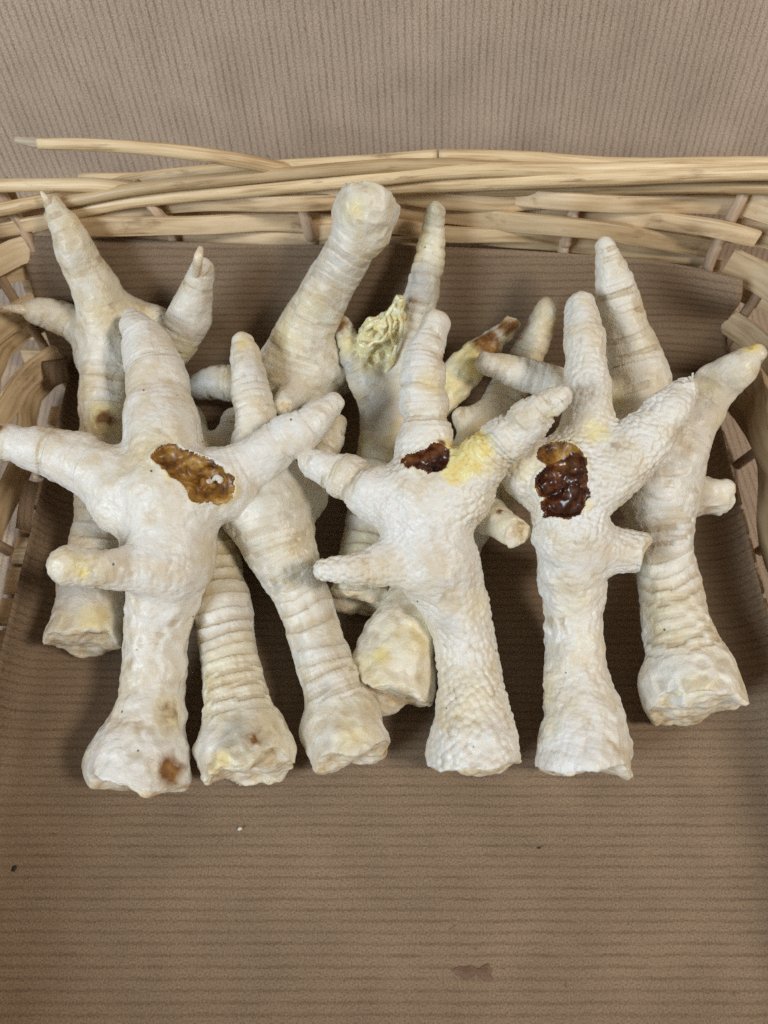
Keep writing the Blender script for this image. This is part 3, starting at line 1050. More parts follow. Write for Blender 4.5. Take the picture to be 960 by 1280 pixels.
            d = a * (.00032 * np.clip(rid, -.7, 1) + .00045 * noise3(V, .0026, sd + 6))
            bead += w * .4
        if c.get('beads', 0):
            wv = worley(V, c.get('bp', 1.5) * .001, sd + 3)
            d = d + c['beads'] * .00052 * (.55 + .6 * np.clip(noise3(V, .009, sd + 13) + .4, 0, 1)) * (.75 - np.clip(wv * 1.42, 0, 1.15) ** 2)
        disp += w * d
    lump = .00075 * noise3(V, .0085, sd + 30) + .00034 * noise3(V, .0036, sd + 31) + .00014 * noise3(V, .0016, sd + 32)
    amp = spec.get('lump', 1.0)

    # ---- wounds, cut ends, stains
    label = np.argmin(DD, 0)
    names = [c['name'] for c in chains]
    insts = [c.get('inst', c['name']) for c in chains]
    pitmask = np.full(len(V), -1)
    pitd = np.full(len(V), 1.0)
    for k, pt in enumerate(pits):
        P = pt['P']
        dd = np.full(len(V), 1.0)
        for i in range(max(1, len(P) - 1)):
            j = min(i + 1, len(P) - 1)
            dd = np.minimum(dd, seg_dist(V, P[i, :3], P[j, :3] + 1e-6, P[i, 3], P[j, 3])[0])
        dd = dd + .0010 * noise3(V, .0042, sd + 9) + .0007 * noise3(V, .0018, sd + 10)
        pitmask[dd < .00085] = k
        pitd = np.minimum(pitd, dd)
    cutmask = np.full(len(V), -1)
    for k, (o, n, rr) in enumerate(cuts):
        pl = (V - o) @ n + .0032 * noise3(V, .0085, sd) + .0004 * noise3(V, .003, sd + 1)
        near = np.linalg.norm(V - o, axis=1) < rr * 1.7
        cutmask[near & (pl > -.0007) & ((N @ n) > .45)] = k
    disp = disp + amp * lump + .00040 * np.exp(-((pitd - .0011) / .0007) ** 2) * (1 + .9 * noise3(V, .002, sd + 41))
    disp[pitmask >= 0] = .00055 * noise3(V[pitmask >= 0], .0060, sd + 50) + .00008 * noise3(V[pitmask >= 0], .0012, sd + 51)
    cm = cutmask >= 0
    disp[cm] = .0006 * noise3(V[cm], .0040, sd + 60) + .00025 * noise3(V[cm], .0014, sd + 61)
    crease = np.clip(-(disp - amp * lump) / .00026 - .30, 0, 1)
    stain = np.zeros((len(V), 3))
    base_y, base_g = spec.get('yellow', 0.0), spec.get('grey', 0.0)
    stain[:, 1] = np.clip(base_y + base_y * 2.2 * noise3(V, .013, sd + 70), 0, 1)
    stain[:, 2] = np.clip(base_g + base_g * 2.6 * noise3(V, .010, sd + 71), 0, 1)
    for ((p, s), r, kind, st) in stains:
        dv = np.linalg.norm(V - p, axis=1) / (r * s) + .28 * noise3(V, r * s * .55, sd + 80)
        g = st * np.clip(1.25 - dv, 0, 1) ** .8
        ch = {'b': 0, 'y': 1, 'g': 2}[kind]
        stain[:, ch] = np.maximum(stain[:, ch], g)
    stain[:, 0] = np.maximum(stain[:, 0], .75 * np.clip(noise3(V, .0035, sd + 43) + .45, 0, 1) * np.clip(1.3 - pitd / .0011, 0, 1))
    stain[:, 1] = np.maximum(stain[:, 1], .8 * np.clip(noise3(V, .0045, sd + 42) + .25, 0, 1) * np.clip(1.2 - pitd / .0026, 0, 1))
    tone = np.zeros((len(V), 3))
    tone[:, 0] = np.clip(spec.get('white', .4) + .22 * noise3(V, .012, sd + 90), 0, 1)
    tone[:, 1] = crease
    tone[:, 2] = bead
    V = V + N * disp[:, None]
    V[:, 2] = np.maximum(V[:, 2], .0011)
    N = vnormals(V, Q)

    # ---- objects: an Empty with the pieces of one continuous surface as parts
    c0 = chains[0]['P'].mean(0)
    org = np.array([c0[0], c0[1], 0.0])
    root = empty('chicken_foot', tuple(org))
    tag(root, spec['label'], 'chicken foot', GRP)
    order = []
    for i in insts:
        if i not in order: order.append(i)
    lab_inst = np.array([order.index(i) for i in insts])[label]
    # majority over the quad so that part borders follow the bones
    fl = lab_inst[Q[:, 0]]
    fp = pitmask[Q].max(1)
    allp = (pitmask[Q] >= 0).sum(1) >= 2
    fc = cutmask[Q].max(1); allc = (cutmask[Q] >= 0).sum(1) >= 3
    fp = np.where(allp, fp, -1); fc = np.where(allc & (fp < 0), fc, -1)
    objs = {}
    for k, i in enumerate(order):
        m = (fl == k) & (fp < 0) & (fc < 0)
        if m.sum() < 4: continue
        nm = names[insts.index(i)]
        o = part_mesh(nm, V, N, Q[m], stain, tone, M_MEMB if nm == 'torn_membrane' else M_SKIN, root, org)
        objs[i] = o
    for k, pt in enumerate(pits):
        m = fp == k
        if m.sum() > 4:
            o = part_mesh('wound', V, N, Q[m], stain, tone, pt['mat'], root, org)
            if 'label' in pt: tag(o, pt['label'])
    for k in range(len(cuts)):
        m = fc == k
        if m.sum() > 4:
            part_mesh('cut_end', V, N, Q[m], stain, tone, M_GRISTLE, root, org)
    for cl in spec.get('claws', []):
        P4 = bez(to3(cl['pts']), 5)
        tube('claw', P4[:, :3], P4[:, 3], M_CLAW, objs.get(cl['on'], root), org, .8)
    return root, objs, org, hit


def tube(name, path, rad, mat, parent, org, flat=1.0, sides=14):
    n = len(path)
    T = np.gradient(path, axis=0); T /= np.linalg.norm(T, axis=1)[:, None]
    up = np.tile(np.array([0, -.5, .87]), (n, 1)); up -= (up * T).sum(1)[:, None] * T; up /= np.linalg.norm(up, axis=1)[:, None]
    B = np.cross(T, up)
    V, Fc = [], []
    for i in range(n):
        for j in range(sides):
            a = 2 * math.pi * j / sides
            V.append(path[i] + rad[i] * (B[i] * math.cos(a) + up[i] * math.sin(a) * flat) - org)
    for i in range(n - 1):
        for j in range(sides):
            k = (j + 1) % sides
            Fc.append((i * sides + j, i * sides + k, (i + 1) * sides + k, (i + 1) * sides + j))
    Fc.append(tuple(range(sides - 1, -1, -1))); Fc.append(tuple((n - 1) * sides + j for j in range(sides)))
    return mesh_obj(name, V, Fc, mat, parent)


def ch(name, pts, pat='skin', inst=None, **kw):
    return dict(name=name, pts=pts, pat=pat, inst=inst or name, **kw)


FEET = []
# A  front left, sole up
FEET.append(dict(seed=11, vox=.00036, toe=.87, white=.85, yellow=.03, label='largest pale chicken foot, sole up, with a wide amber scab, at the front left',
    chains=[
        ch('shank', [(178, 958, 15, 60), (184, 905, 16, 46), (192, 850, 18, 38), (196, 795, 22, 40), (206, 735, 28, 50), (212, 690, 34, 58)], 'skin', cut=(0.46, -0.08), amp=.8),
        ch('shank', [(140, 950, 14, 32), (160, 920, 15, 30)], 'skin', k=4),
        ch('palm', [(212, 690, 36, 54), (214, 640, 39, 56)], 'skin', amp=.45),
        ch('palm', [(160, 625, 40, 48), (215, 622, 40, 58), (270, 612, 40, 50)], 'skin', amp=.45, beads=.35),
        ch('palm', [(214, 610, 42, 58), (203, 545, 44, 48)], 'skin', amp=.45, beads=.3),
        ch('toe', [(203, 540, 44, 46), (197, 480, 46, 42), (190, 450, 48, 37), (178, 420, 50, 30), (166, 399, 50, 17)], 'pads', 'toe_m', joints=(.28, .52, .8), amp=1.0),
        ch('toe', [(165, 605, 41, 46), (120, 588, 42, 43), (75, 570, 44, 36), (35, 560, 46, 28), (5, 552, 48, 25), (-28, 548, 48, 20)], 'pads', 'toe_l', joints=(.30, .52, .75), amp=1.1),
        ch('toe', [(265, 605, 42, 44), (305, 585, 43, 41), (345, 558, 46, 33), (385, 530, 50, 27), (417, 503, 52, 16)], 'pads', 'toe_r', joints=(.25, .55, .78), amp=.8),
        ch('hind_toe', [(215, 712, 38, 38), (170, 712, 42, 27), (125, 709, 47, 26), (86, 707, 50, 27)], 'pads', joints=(.45, .75), amp=.6, beads=.4),
    ],
    pits=[dict(pts=[(213, 570, 13), (236, 583, 17), (258, 600, 20), (276, 612, 13)], mat=M_AMBER, lift=.0008, label='wide flat amber scab')],
    stains=[(95, 710, 22, 'y', .55), (104, 715, 9, 'y', 1.0), (210, 893, 21, 'b', .55), (212, 893, 26, 'y', .5), (205, 900, 24, 'g', .35), (215, 966, 26, 'b', .85), (120, 960, 14, 'b', .4), (0, 534, 12, 'b', .8),
            (190, 560, 40, 'y', .25), (75, 705, 16, 'y', .3)]))
# B  back left, top of the foot up
FEET.append(dict(seed=23, white=.35, yellow=.10, grey=.10, label='cream chicken foot with three claws, longest toe reaching the rim',
    chains=[
        ch('shank', [(108, 786, 15, 46), (114, 740, 15, 42), (122, 680, 17, 36), (130, 600, 20, 33), (133, 540, 24, 32), (135, 490, 28, 34), (138, 440, 32, 37)], 'scutes', cut=(0.57, -0.02), p=4.2, amp=.8),
        ch('palm', [(138, 440, 32, 37), (140, 405, 36, 40)], 'skin', amp=.5),
        ch('toe', [(140, 410, 36, 40), (130, 385, 42, 36), (110, 340, 52, 29), (87, 295, 62, 22), (67, 256, 68, 13)], 'rings', 'toe_m', p=2.3, amp=1.0),
        ch('toe', [(125, 440, 31, 27), (95, 408, 33, 23), (65, 394, 36, 19), (36, 388, 40, 13)], 'rings', 'toe_l', p=2.2, amp=.8),
        ch('toe', [(160, 400, 36, 30), (195, 405, 35, 24), (220, 430, 36, 25), (232, 408, 42, 27), (243, 370, 50, 23), (252, 338, 58, 16)], 'rings', 'toe_r', p=2.0, amp=.8),
        ch('hind_toe', [(138, 520, 25, 22), (131, 528, 31, 18)], 'skin', k=5, amp=.6),
    ],
    claws=[dict(on='toe_m', pts=[(70, 272, 64, 5), (60, 253, 70, 5.5), (51, 239, 73, 1.6)]),
           dict(on='toe_l', pts=[(56, 390, 36, 5), (30, 387, 42, 6.5), (14, 385, 42.5, 4.5), (3, 384, 42.5, 1.5)]),
           dict(on='toe_r', pts=[(244, 356, 52, 5), (246, 338, 61, 6), (248, 322, 66, 6), (251, 309, 67, 3.2)])],
    stains=[(132, 525, 17, 'b', .75), (126, 518, 26, 'y', .8), (160, 385, 40, 'y', .3), (110, 360, 22, 'g', .35), (100, 330, 14, 'g', .4), (120, 780, 24, 'y', .6), (225, 440, 22, 'y', .4)]))
# C  heel up at the back
FEET.append(dict(seed=37, white=.40, yellow=.13, grey=.06, label='chicken foot standing on its toes with its knobbly cut joint up against the rim',
    chains=[
        ch('shank', [(460, 262, 76, 36), (444, 298, 68, 33), (418, 345, 56, 31), (392, 393, 45, 33), (374, 438, 35, 41), (364, 474, 28, 47)], 'scutes', p=3.6, amp=.7, dirn=-1, cut=(.36, -.05)),
        ch('shank', [(436, 262, 74, 20), (442, 276, 72, 22)], 'skin', k=3),
        ch('shank', [(474, 272, 72, 22), (466, 286, 70, 22)], 'skin', k=3),
        ch('palm', [(372, 470, 26, 46), (385, 500, 22, 40)], 'skin', amp=.7),
        ch('palm', [(346, 452, 34, 20), (338, 476, 26, 24)], 'skin', k=3),
        ch('palm', [(398, 436, 36, 18), (408, 462, 30, 22)], 'skin', k=3),
        ch('toe', [(350, 478, 20, 32), (310, 478, 14, 26), (275, 480, 12, 22), (250, 483, 11, 18)], 'rings', 'toe_l', p=2.0, amp=.9),
        ch('toe', [(380, 480, 28, 26), (402, 462, 32, 21), (414, 444, 32, 17), (422, 466, 28, 16)], 'rings', 'toe_r', p=2.2),
        ch('toe', [(395, 490, 18, 24), (420, 480, 14, 18), (436, 474, 12, 13)], 'rings', 'toe_x', p=2.2),
        ch('hind_toe', [(366, 492, 34, 18), (358, 502, 38, 15), (355, 509, 41, 12)], 'skin', k=2.5, amp=.4, cut=(0.32, 0.37), cut_at=1),
    ],
    stains=[(440, 262, 26, 'y', .35), (385, 430, 26, 'b', .30), (360, 430, 30, 'y', .35), (415, 380, 24, 'g', .4), (400, 340, 20, 'g', .25), (455, 240, 14, 'b', .3), (445, 262, 12, 'y', .8)]))
# D  scaly leg under the front left foot
FEET.append(dict(seed=41, white=.42, yellow=.10, grey=.10, label='chicken foot showing only its scaly shank and grey-bruised cut heel below the largest foot',
    chains=[
        ch('shank', [(306, 934, 15, 57), (300, 900, 15, 48), (292, 860, 15, 40), (284, 810, 15, 36), (277, 760, 15, 37), (268, 715, 15, 38), (256, 660, 16, 40), (245, 615, 16, 44)], 'scutes', cut=(0.60, 0.10), p=4.3, amp=1.0),
        ch('shank', [(268, 938, 14, 26), (285, 915, 15, 26)], 'skin', k=3),
        ch('shank', [(342, 932, 14, 26), (325, 910, 15, 26)], 'skin', k=3),
        ch('palm', [(245, 615, 16, 44), (240, 590, 16, 44)], 'skin'),
        ch('toe', [(240, 590, 16, 34), (238, 545, 15, 24), (240, 520, 12, 16)], 'rings', 'toe_m'),
        ch('toe', [(235, 595, 16, 30), (205, 560, 14, 22), (180, 530, 12, 16)], 'rings', 'toe_l'),
        ch('toe', [(255, 590, 16, 30), (285, 550, 14, 20), (292, 525, 12, 16)], 'rings', 'toe_r'),
    ],
    stains=[(298, 918, 30, 'g', 1.4), (318, 922, 12, 'b', .7), (326, 912, 9, 'b', .6), (275, 955, 18, 'y', .9), (268, 958, 12, 'b', .4), (330, 950, 24, 'y', .35), (312, 800, 12, 'g', .5), (270, 690, 20, 'y', .4)]))
# E  second leg from the left in front, top of the foot up
FEET.append(dict(seed=53, white=.42, yellow=.08, grey=.14, label='chicken foot whose blunt heel leans right, just right of the grey-bruised cut heel',
    chains=[
        ch('shank', [(432, 916, 15, 49), (424, 885, 15, 45), (407, 840, 16, 38), (391, 785, 18, 35), (374, 735, 20, 37), (352, 690, 24, 44), (338, 650, 28, 52), (330, 615, 31, 52)], 'scutes', p=5.2, amp=.85, cut=(.70, -.08)),
        ch('shank', [(402, 912, 14, 26), (415, 895, 15, 26)], 'skin', k=4),
        ch('palm', [(332, 630, 30, 54), (326, 590, 33, 44)], 'skin', amp=.8),
        ch('toe', [(325, 590, 34, 42), (319, 540, 38, 29), (314, 490, 42, 25), (308, 450, 46, 20), (304, 428, 48, 14)], 'rings', 'toe_m', p=2.6, amp=.7),
        ch('toe', [(350, 655, 25, 34), (382, 625, 24, 26), (396, 585, 27, 23), (413, 550, 31, 20), (421, 530, 33, 14)], 'rings', 'toe_r', p=2.6, amp=.7),
        ch('toe', [(310, 640, 26, 36), (280, 620, 24, 26), (250, 590, 22, 18)], 'rings', 'toe_l', p=2.6),
    ],
    stains=[(347, 733, 7, 'g', 1.0), (405, 860, 10, 'g', .8), (440, 925, 22, 'y', .55), (455, 920, 24, 'y', .4), (308, 644, 16, 'b', .32), (330, 622, 26, 'g', .4), (408, 930, 10, 'g', .6), (304, 428, 12, 'y', .5), (360, 810, 18, 'g', .4)]))
# F  centre back, translucent with torn yellow membrane
FEET.append(dict(seed=67, white=.30, yellow=.16, grey=.42, label='greyish chicken foot with torn yellow membrane between its toes, at the back centre',
    chains=[
        ch('shank', [(455, 730, 14, 40), (460, 700, 14, 36), (468, 640, 15, 36), (478, 590, 17, 38), (490, 545, 21, 38)], 'scutes', cut=(0.67, 0.12), p=4.2),
        ch('palm', [(490, 550, 22, 38), (495, 520, 25, 36)], 'skin', amp=.6),
        ch('toe', [(494, 530, 24, 33), (506, 480, 31, 28), (518, 420, 41, 25), (529, 360, 51, 22), (540, 300, 61, 17), (546, 264, 69, 13)], 'rings', 'toe_m', p=3.0, amp=.8),
        ch('toe', [(487, 525, 25, 30), (463, 482, 31, 25), (443, 442, 36, 20), (432, 420, 39, 16), (426, 404, 41, 12)], 'rings', 'toe_l', p=2.6, amp=.8),
        ch('torn_membrane', [(452, 452, 36, 10), (458, 430, 41, 13), (466, 414, 45, 13), (480, 407, 48, 12)], 'sponge', k=2.5),
        ch('torn_membrane', [(466, 456, 34, 13), (478, 440, 38, 14), (488, 420, 43, 13), (493, 400, 49, 10), (498, 380, 55, 6)], 'sponge', k=2.5),
        ch('toe', [(505, 520, 25, 30), (555, 488, 30, 27), (588, 456, 36, 22), (615, 428, 40, 15), (640, 403, 44, 12)], 'skin', 'toe_r', amp=1.0, cut=(0.47, 0.16), cut_at=1),
    ],
    stains=[(426, 402, 14, 'b', .75), (440, 430, 26, 'y', .7), (460, 455, 18, 'y', .6), (550, 262, 12, 'b', .4), (590, 455, 36, 'y', 1.0), (565, 480, 30, 'y', .8), (612, 430, 20, 'b', 1.0), (636, 408, 18, 'b', .9),
            (465, 500, 24, 'g', .7), (505, 500, 24, 'g', .7), (518, 450, 20, 'g', .6), (440, 745, 16, 'b', .7), (478, 745, 14, 'b', .6), (458, 750, 16, 'y', .6)]))
# J  mostly hidden, heel showing in the middle
FEET.append(dict(seed=83, white=.38, yellow=.14, label='mostly hidden chicken foot whose stubby ragged heel pokes out in the middle of the pile',
    chains=[
        ch('shank', [(494, 846, 15, 44), (500, 815, 15, 47), (516, 775, 15, 43), (545, 715, 16, 38), (575, 655, 18, 38), (595, 610, 20, 40)], 'skin', cut=(0.67, 0.07), amp=.9),
        ch('shank', [(468, 830, 14, 28), (485, 800, 15, 30)], 'skin', k=4),
        ch('shank', [(522, 862, 13, 24), (518, 835, 14, 26)], 'skin', k=3),
        ch('palm', [(597, 610, 20, 40), (603, 570, 22, 38)], 'skin'),
        ch('toe', [(604, 565, 22, 36), (625, 508, 27, 27), (650, 463, 31, 24), (671, 420, 37, 20), (685, 386, 44, 15)], 'rings', 'toe_m', p=3.0, amp=.6),
        ch('toe', [(612, 545, 25, 26), (598, 528, 26, 20), (580, 524, 27, 15)], 'rings', 'toe_l', p=2.6, amp=.6),
        ch('toe', [(605, 590, 24, 30), (625, 602, 27, 25), (640, 612, 29, 20)], 'rings', 'toe_r', p=2.4),
        ch('hind_toe', [(594, 635, 30, 28), (620, 652, 39, 24), (648, 669, 44, 21)], 'pads', joints=(.5,), amp=.5, cut=(0.57, 0.05), cut_at=1),
    ],
    stains=[(477, 818, 14, 'y', .95), (490, 815, 30, 'y', .3), (470, 860, 16, 'y', .4), (500, 875, 12, 'b', .35), (624, 638, 6, 'b', .8), (640, 605, 20, 'y', .4)]))
# I  right, top of the foot up
FEET.append(dict(seed=97, white=.62, yellow=.07, grey=.05, label='scaly chicken foot lying rightmost, long ringed toes spread and top side up',
    chains=[
        ch('shank', [(866, 858, 16, 60), (858, 826, 17, 50), (845, 780, 18, 42), (836, 730, 20, 38), (829, 680, 24, 38), (823, 635, 28, 44), (820, 600, 31, 50)], 'scutes', cut=(0.58, 0.06), p=4.7, amp=1.0, arc=.45),
        ch('shank', [(832, 862, 14, 30), (845, 840, 15, 28)], 'skin', k=4),
        ch('palm', [(821, 610, 30, 50), (822, 565, 34, 48)], 'scutes', p=4.7, amp=.7),
        ch('toe', [(818, 555, 35, 47), (804, 500, 41, 41), (791, 445, 47, 35), (778, 395, 56, 28), (765, 345, 64, 21), (757, 308, 70, 14)], 'rings', 'toe_m', p=3.1, amp=1.1),
        ch('toe', [(838, 580, 34, 42), (862, 528, 39, 37), (893, 484, 45, 29), (922, 460, 51, 23), (944, 443, 54, 14)], 'rings', 'toe_r', p=3.0, amp=.6),
        ch('toe', [(800, 560, 34, 36), (780, 522, 37, 28), (762, 503, 40, 24), (728, 493, 41, 23), (690, 480, 42, 23), (645, 464, 44, 21), (608, 453, 46, 16)], 'rings', 'toe_l', p=3.0, amp=.6),
        ch('hind_toe', [(846, 616, 26, 31), (876, 620, 25, 26), (900, 622, 25, 23)], 'skin', cut=(0.47, -0.02), cut_at=1),
    ],
    stains=[(940, 434, 12, 'y', 1.0), (766, 500, 22, 'y', .5), (886, 482, 22, 'y', .4), (890, 500, 16, 'g', .5), (875, 858, 22, 'y', .45), (885, 848, 10, 'b', .3), (835, 885, 14, 'b', .4), (600, 450, 10, 'b', .35)]))
# H  front right, sole up with dark hole
FEET.append(dict(seed=101, vox=.00036, toe=.87, white=.95, yellow=.03, label='white beaded chicken foot, sole up, with a deep square dark red hole',
    chains=[
        ch('shank', [(728, 930, 16, 57), (727, 898, 17, 50), (721, 850, 18, 42), (717, 800, 21, 37), (716, 750, 27, 38), (715, 700, 36, 44), (712, 670, 41, 46)], 'skin', cut=(0.68, -0.10), amp=.8, beads=.5),
        ch('shank', [(760, 928, 14, 28), (750, 905, 15, 28)], 'skin', k=4),
        ch('palm', [(713, 665, 42, 46), (712, 630, 45, 48)], 'bead', bp=1.5, amp=1.1),
        ch('palm', [(668, 590, 47, 40), (712, 600, 48, 52)], 'bead', bp=1.5, amp=1.1),
        ch('palm', [(712, 600, 48, 50), (735, 555, 51, 38)], 'bead', bp=1.5, amp=1.0),
        ch('toe', [(737, 548, 52, 34), (734, 490, 57, 32), (731, 430, 62, 28), (728, 384, 64, 21)], 'pads', 'toe_m', joints=(.30, .58, .80), amp=.6, beads=.7, bp=1.5),
        ch('toe', [(750, 600, 50, 46), (775, 580, 53, 44), (803, 550, 56, 38), (832, 516, 60, 31), (856, 490, 62, 20)], 'pads', 'toe_r', joints=(.62, .85), amp=.5, beads=1.1, bp=1.5),
        ch('toe', [(668, 595, 46, 36), (652, 580, 47, 34), (640, 562, 46, 28), (632, 540, 44, 22)], 'bead', 'toe_l', bp=1.55),
        ch('hind_toe', [(722, 684, 38, 38), (756, 687, 39, 31), (802, 693, 39, 28)], 'bead', bp=1.45, amp=.9, cut=(.55, .05), cut_at=1),
    ],
    pits=[dict(pts=[(688, 562, 14), (706, 572, 15), (722, 578, 9)], mat=M_AMBER, lift=.0010, label='torn amber skin above the hole'),
          dict(pts=[(694, 605, 16), (716, 592, 17), (714, 626, 16), (697, 632, 14)], mat=M_DARK, lift=-.0026, label='deep dark red hole')],
    stains=[(745, 540, 18, 'y', .8), (770, 556, 10, 'b', .45), (655, 578, 26, 'y', .35), (682, 870, 22, 'y', .45), (690, 905, 18, 'y', .35), (722, 755, 22, 'y', .3), (733, 762, 14, 'b', .25), (735, 800, 30, 'y', .18), (728, 380, 10, 'y', .3)]))
# G  front centre, sole up with yellow pad
FEET.append(dict(seed=113, vox=.00036, toe=.87, white=.9, yellow=.05, label='beaded chicken foot, sole up, with a yellow torn pad beside a small hole',
    chains=[
        ch('shank', [(596, 938, 16, 55), (593, 900, 17, 47), (586, 840, 19, 42), (577, 785, 24, 41), (562, 742, 30, 46), (548, 705, 36, 54)], 'bead', cut=(0.50, -0.08), bp=1.9, amp=.9),
        ch('shank', [(566, 945, 14, 28), (578, 915, 15, 28)], 'skin', k=4),
        ch('palm', [(545, 705, 38, 50), (533, 650, 44, 56)], 'skin', amp=.5, beads=.6, bp=1.3),
        ch('palm', [(500, 628, 46, 42), (532, 622, 47, 52), (570, 622, 48, 46)], 'bead', bp=1.4, amp=1.0),
        ch('palm', [(530, 610, 48, 48), (532, 568, 50, 38)], 'bead', bp=1.4, amp=.9),
        ch('toe', [(532, 565, 50, 37), (530, 515, 54, 31), (528, 478, 57, 30), (533, 440, 60, 27), (544, 405, 62, 18)], 'pads', 'toe_m', joints=(.22, .48, .72), amp=2.3),
        ch('toe', [(500, 625, 46, 42), (470, 618, 46, 38), (440, 602, 45, 31), (412, 589, 45, 26), (386, 577, 45, 17)], 'pads', 'toe_l', joints=(.4, .7), amp=1.7, beads=.3),
        ch('toe', [(572, 608, 50, 42), (600, 580, 55, 37), (627, 554, 60, 31), (656, 530, 65, 27), (685, 508, 69, 22), (702, 496, 71, 14)], 'pads', 'toe_r', joints=(.38, .62, .85), amp=2.0, beads=.7, bp=1.55),
        ch('hind_toe', [(525, 700, 40, 40), (490, 703, 42, 31), (450, 710, 44, 22), (404, 712, 44, 18)], 'pads', joints=(.55,), amp=.5, beads=.8, bp=1.55),
    ],
    pits=[dict(pts=[(516, 580, 8), (530, 578, 12), (544, 574, 14)], mat=M_DARK, lift=-.0016, label='small dark hole')],
    stains=[(580, 566, 32, 'y', 2.6), (572, 586, 20, 'y', 2.2), (596, 556, 20, 'y', 2.2), (556, 750, 11, 'b', .34), (600, 760, 26, 'y', .3), (590, 880, 30, 'y', .3), (592, 962, 14, 'b', .5), (540, 480, 18, 'y', .4),
            (385, 577, 12, 'b', .45), (690, 520, 14, 'y', .35), (560, 780, 16, 'g', .35), (553, 556, 8, 'b', .9)]))

built = {}
for sp_ in FEET:
    built[sp_['seed']] = foot(sp_)

# torn, honeycombed yellow membrane between two toes of the back centre foot
def membrane(seed):
    root, objs, org, hit = built[seed]
    rng = np.random.RandomState(3)
    # rim and strands of dried, crusty membrane with a crumpled film between them
    strands = [([(444, 470, 34), (449, 446, 39), (450, 424, 44), (457, 409, 48), (470, 403, 50), (480, 402, 51), (486, 391, 53), (494, 379, 56), (499, 373, 58)], 4.2),
               ([(499, 373, 58), (498, 392, 53), (501, 412, 49), (496, 432, 45), (488, 452, 40), (480, 470, 34)], 3.8),
               ([(451, 430, 44), (459, 434, 47), (466, 428, 49), (477, 426, 49), (486, 416, 50), (495, 402, 52)], 2.9),
               ([(459, 410, 48), (463, 420, 51), (460, 432, 48), (464, 446, 44), (472, 456, 40)], 2.6),
               ([(474, 403, 50), (472, 413, 53), (477, 426, 49), (473, 440, 46), (476, 455, 40)], 2.4),
               ([(486, 392, 53), (489, 404, 52), (486, 417, 50), (492, 430, 46)], 2.5),
               ([(447, 455, 38), (456, 450, 43), (464, 446, 44), (473, 441, 45), (488, 440, 43), (497, 430, 45)], 3.0),
               ([(440, 440, 40), (436, 424, 43), (440, 412, 44), (447, 420, 44)], 2.6),
               ([(452, 468, 36), (462, 462, 41), (470, 464, 40), (482, 458, 39)], 3.2)]
    for k, (stp, r0) in enumerate(strands[:3] + strands[5:6]):
        r0 *= .8
        P4 = bez(to3([(u, v, h, r0) for u, v, h in stp]), 9)
        p = P4[:, :3]
        P4[:, :3] += .0007 * np.stack([noise3(p, .0045, k), noise3(p, .0045, k + 1), noise3(p, .0045, k + 2)], 1)
        P4[:, 3] *= 1 + .45 * noise3(p, .0022, k + 3)
        tube('membrane_strand', P4[:, :3], P4[:, 3], M_MEMB, root, org, .75, 10)


membrane(67)


# curl of loose skin on the tip of the front right foot's toe
def skin_curl(seed):
    root, objs, org, hit = built[seed]
    for pts in ([(857, 478, 66), (862, 471, 68), (865, 476, 68), (866, 466, 70)], [(848, 474, 66), (856, 473, 68), (863, 477, 67)]):
        P4 = bez(to3([(u, v, h, 1.3) for u, v, h in pts]), 6)
        tube('skin_shred', P4[:, :3], P4[:, 3], M_CRUMB, objs['toe_r'], org, 1, 8)


skin_curl(101)

# small pale lumps of tendon in the amber scab
root, objs, org, hit = built[11]
for k, (pts, r0) in enumerate([([(259, 603), (262, 602), (264, 605)], 4.0), ([(266, 601), (271, 597), (276, 600), (274, 604)], 4.6)]):
    P, R = [], []
    for (u, v) in pts:
        p, sc_ = hit(u, v)
        P.append(p - CF * .5 * r0 * sc_); R.append(r0 * sc_)
    P4 = bez(np.hstack([np.array(P), np.array(R)[:, None]]), 6)
    P4[:, 3] *= (1 + .3 * noise3(P4[:, :3], .0012, k)) * np.sqrt(np.clip(1.05 - np.linspace(-1, 1, len(P4)) ** 2, 0, 1))
    tube('tendon_lump', P4[:, :3], P4[:, 3], M_CRUMB, root, org, .8, 12)


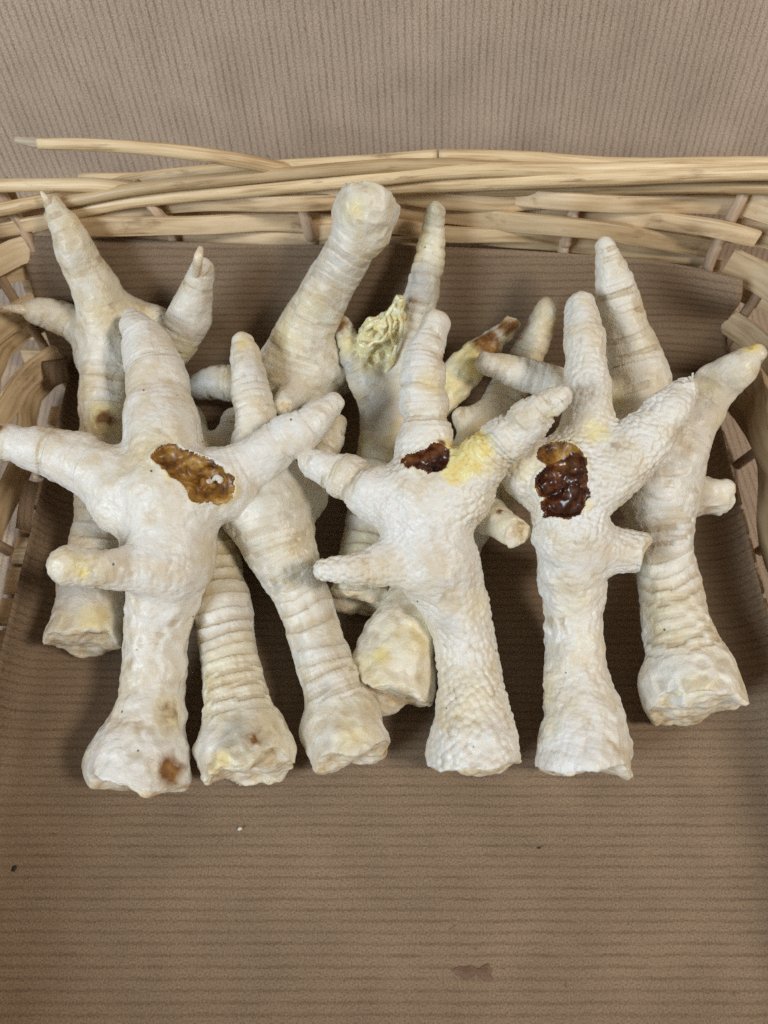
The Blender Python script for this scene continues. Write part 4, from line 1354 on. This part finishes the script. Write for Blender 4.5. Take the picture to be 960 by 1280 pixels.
# ------------------------------------------------------------------ loose bits lying on the paper
def bit(name, u, v, ru, rv, mat, label, cat, ang=0.0, seed=1):
    p, s = at(u, v, .0012)
    rng = np.random.RandomState(seed)
    V, Fc = [], []
    n, m = 10, 6
    for i in range(m + 1):
        ph = math.pi * i / m
        for j in range(n):
            a = 2 * math.pi * j / n
            k = 1 + .18 * rng.uniform(-1, 1)
            x, y = ru * s * math.sin(ph) * math.cos(a) * k, rv * s * math.sin(ph) * math.sin(a) * k
            V.append((x * math.cos(ang) - y * math.sin(ang), x * math.sin(ang) + y * math.cos(ang), .5 * min(ru, rv) * s * math.cos(ph)))
    for i in range(m):
        for j in range(n):
            k = (j + 1) % n
            Fc.append((i * n + j, i * n + k, (i + 1) * n + k, (i + 1) * n + j))
    o = mesh_obj(name, V, Fc, mat)
    o.location = (p[0], p[1], .0012 + .35 * min(ru, rv) * s)
    tag(o, label, cat)


bit('seed', 18, 1086, 2.6, 3.8, M_SEED, 'tiny black seed on the paper at the lower left', 'seed', -.4, 1)
bit('crumb', 300, 1036, 3.2, 2.2, M_CRUMB, 'tiny pale crumb on the paper below the scaly heel', 'crumb', .2, 2)
bit('crumb', 674, 1060, 1.8, 1.4, M_SEED, 'tiny dark crumb on the paper below the dark-holed foot', 'crumb', .2, 3)


def grease(u, v, shape, label):
    """thin dried drop of brown juice on the paper"""
    m = flesh('dried_juice', [(.35, (.13, .065, .035)), (.6, (.19, .105, .06))], .55, 500, 0, 0)
    V, Fc = [], []
    n = 28
    p0 = at(u, v, .0013)[0]
    for (cu, cv, ru, rv) in shape:
        c = len(V)
        p, s = at(u + cu, v + cv, .0013)
        V.append((p[0], p[1], .0016 + (c > 0) * .00008))
        for j in range(n):
            a = 2 * math.pi * j / n
            k = 1 + .16 * math.sin(3 * a + cu) + .10 * math.sin(7 * a)
            V.append((p[0] + ru * s * k * math.cos(a), p[1] + rv * s * k * math.sin(a), .00125 + (c > 0) * .00008))
        for j in range(n):
            Fc.append((c, c + 1 + j, c + 1 + (j + 1) % n))
    o = mesh_obj('juice_stain', [np.array(q) - np.array([p0[0], p0[1], 0]) for q in V], Fc, m)
    o.location = (p0[0], p0[1], 0)
    tag(o, label, 'stain')


grease(595, 1215, [(-13, 0, 15, 7), (11, 1, 9, 9)], 'dried brown double drop on the bare paper at the bottom')
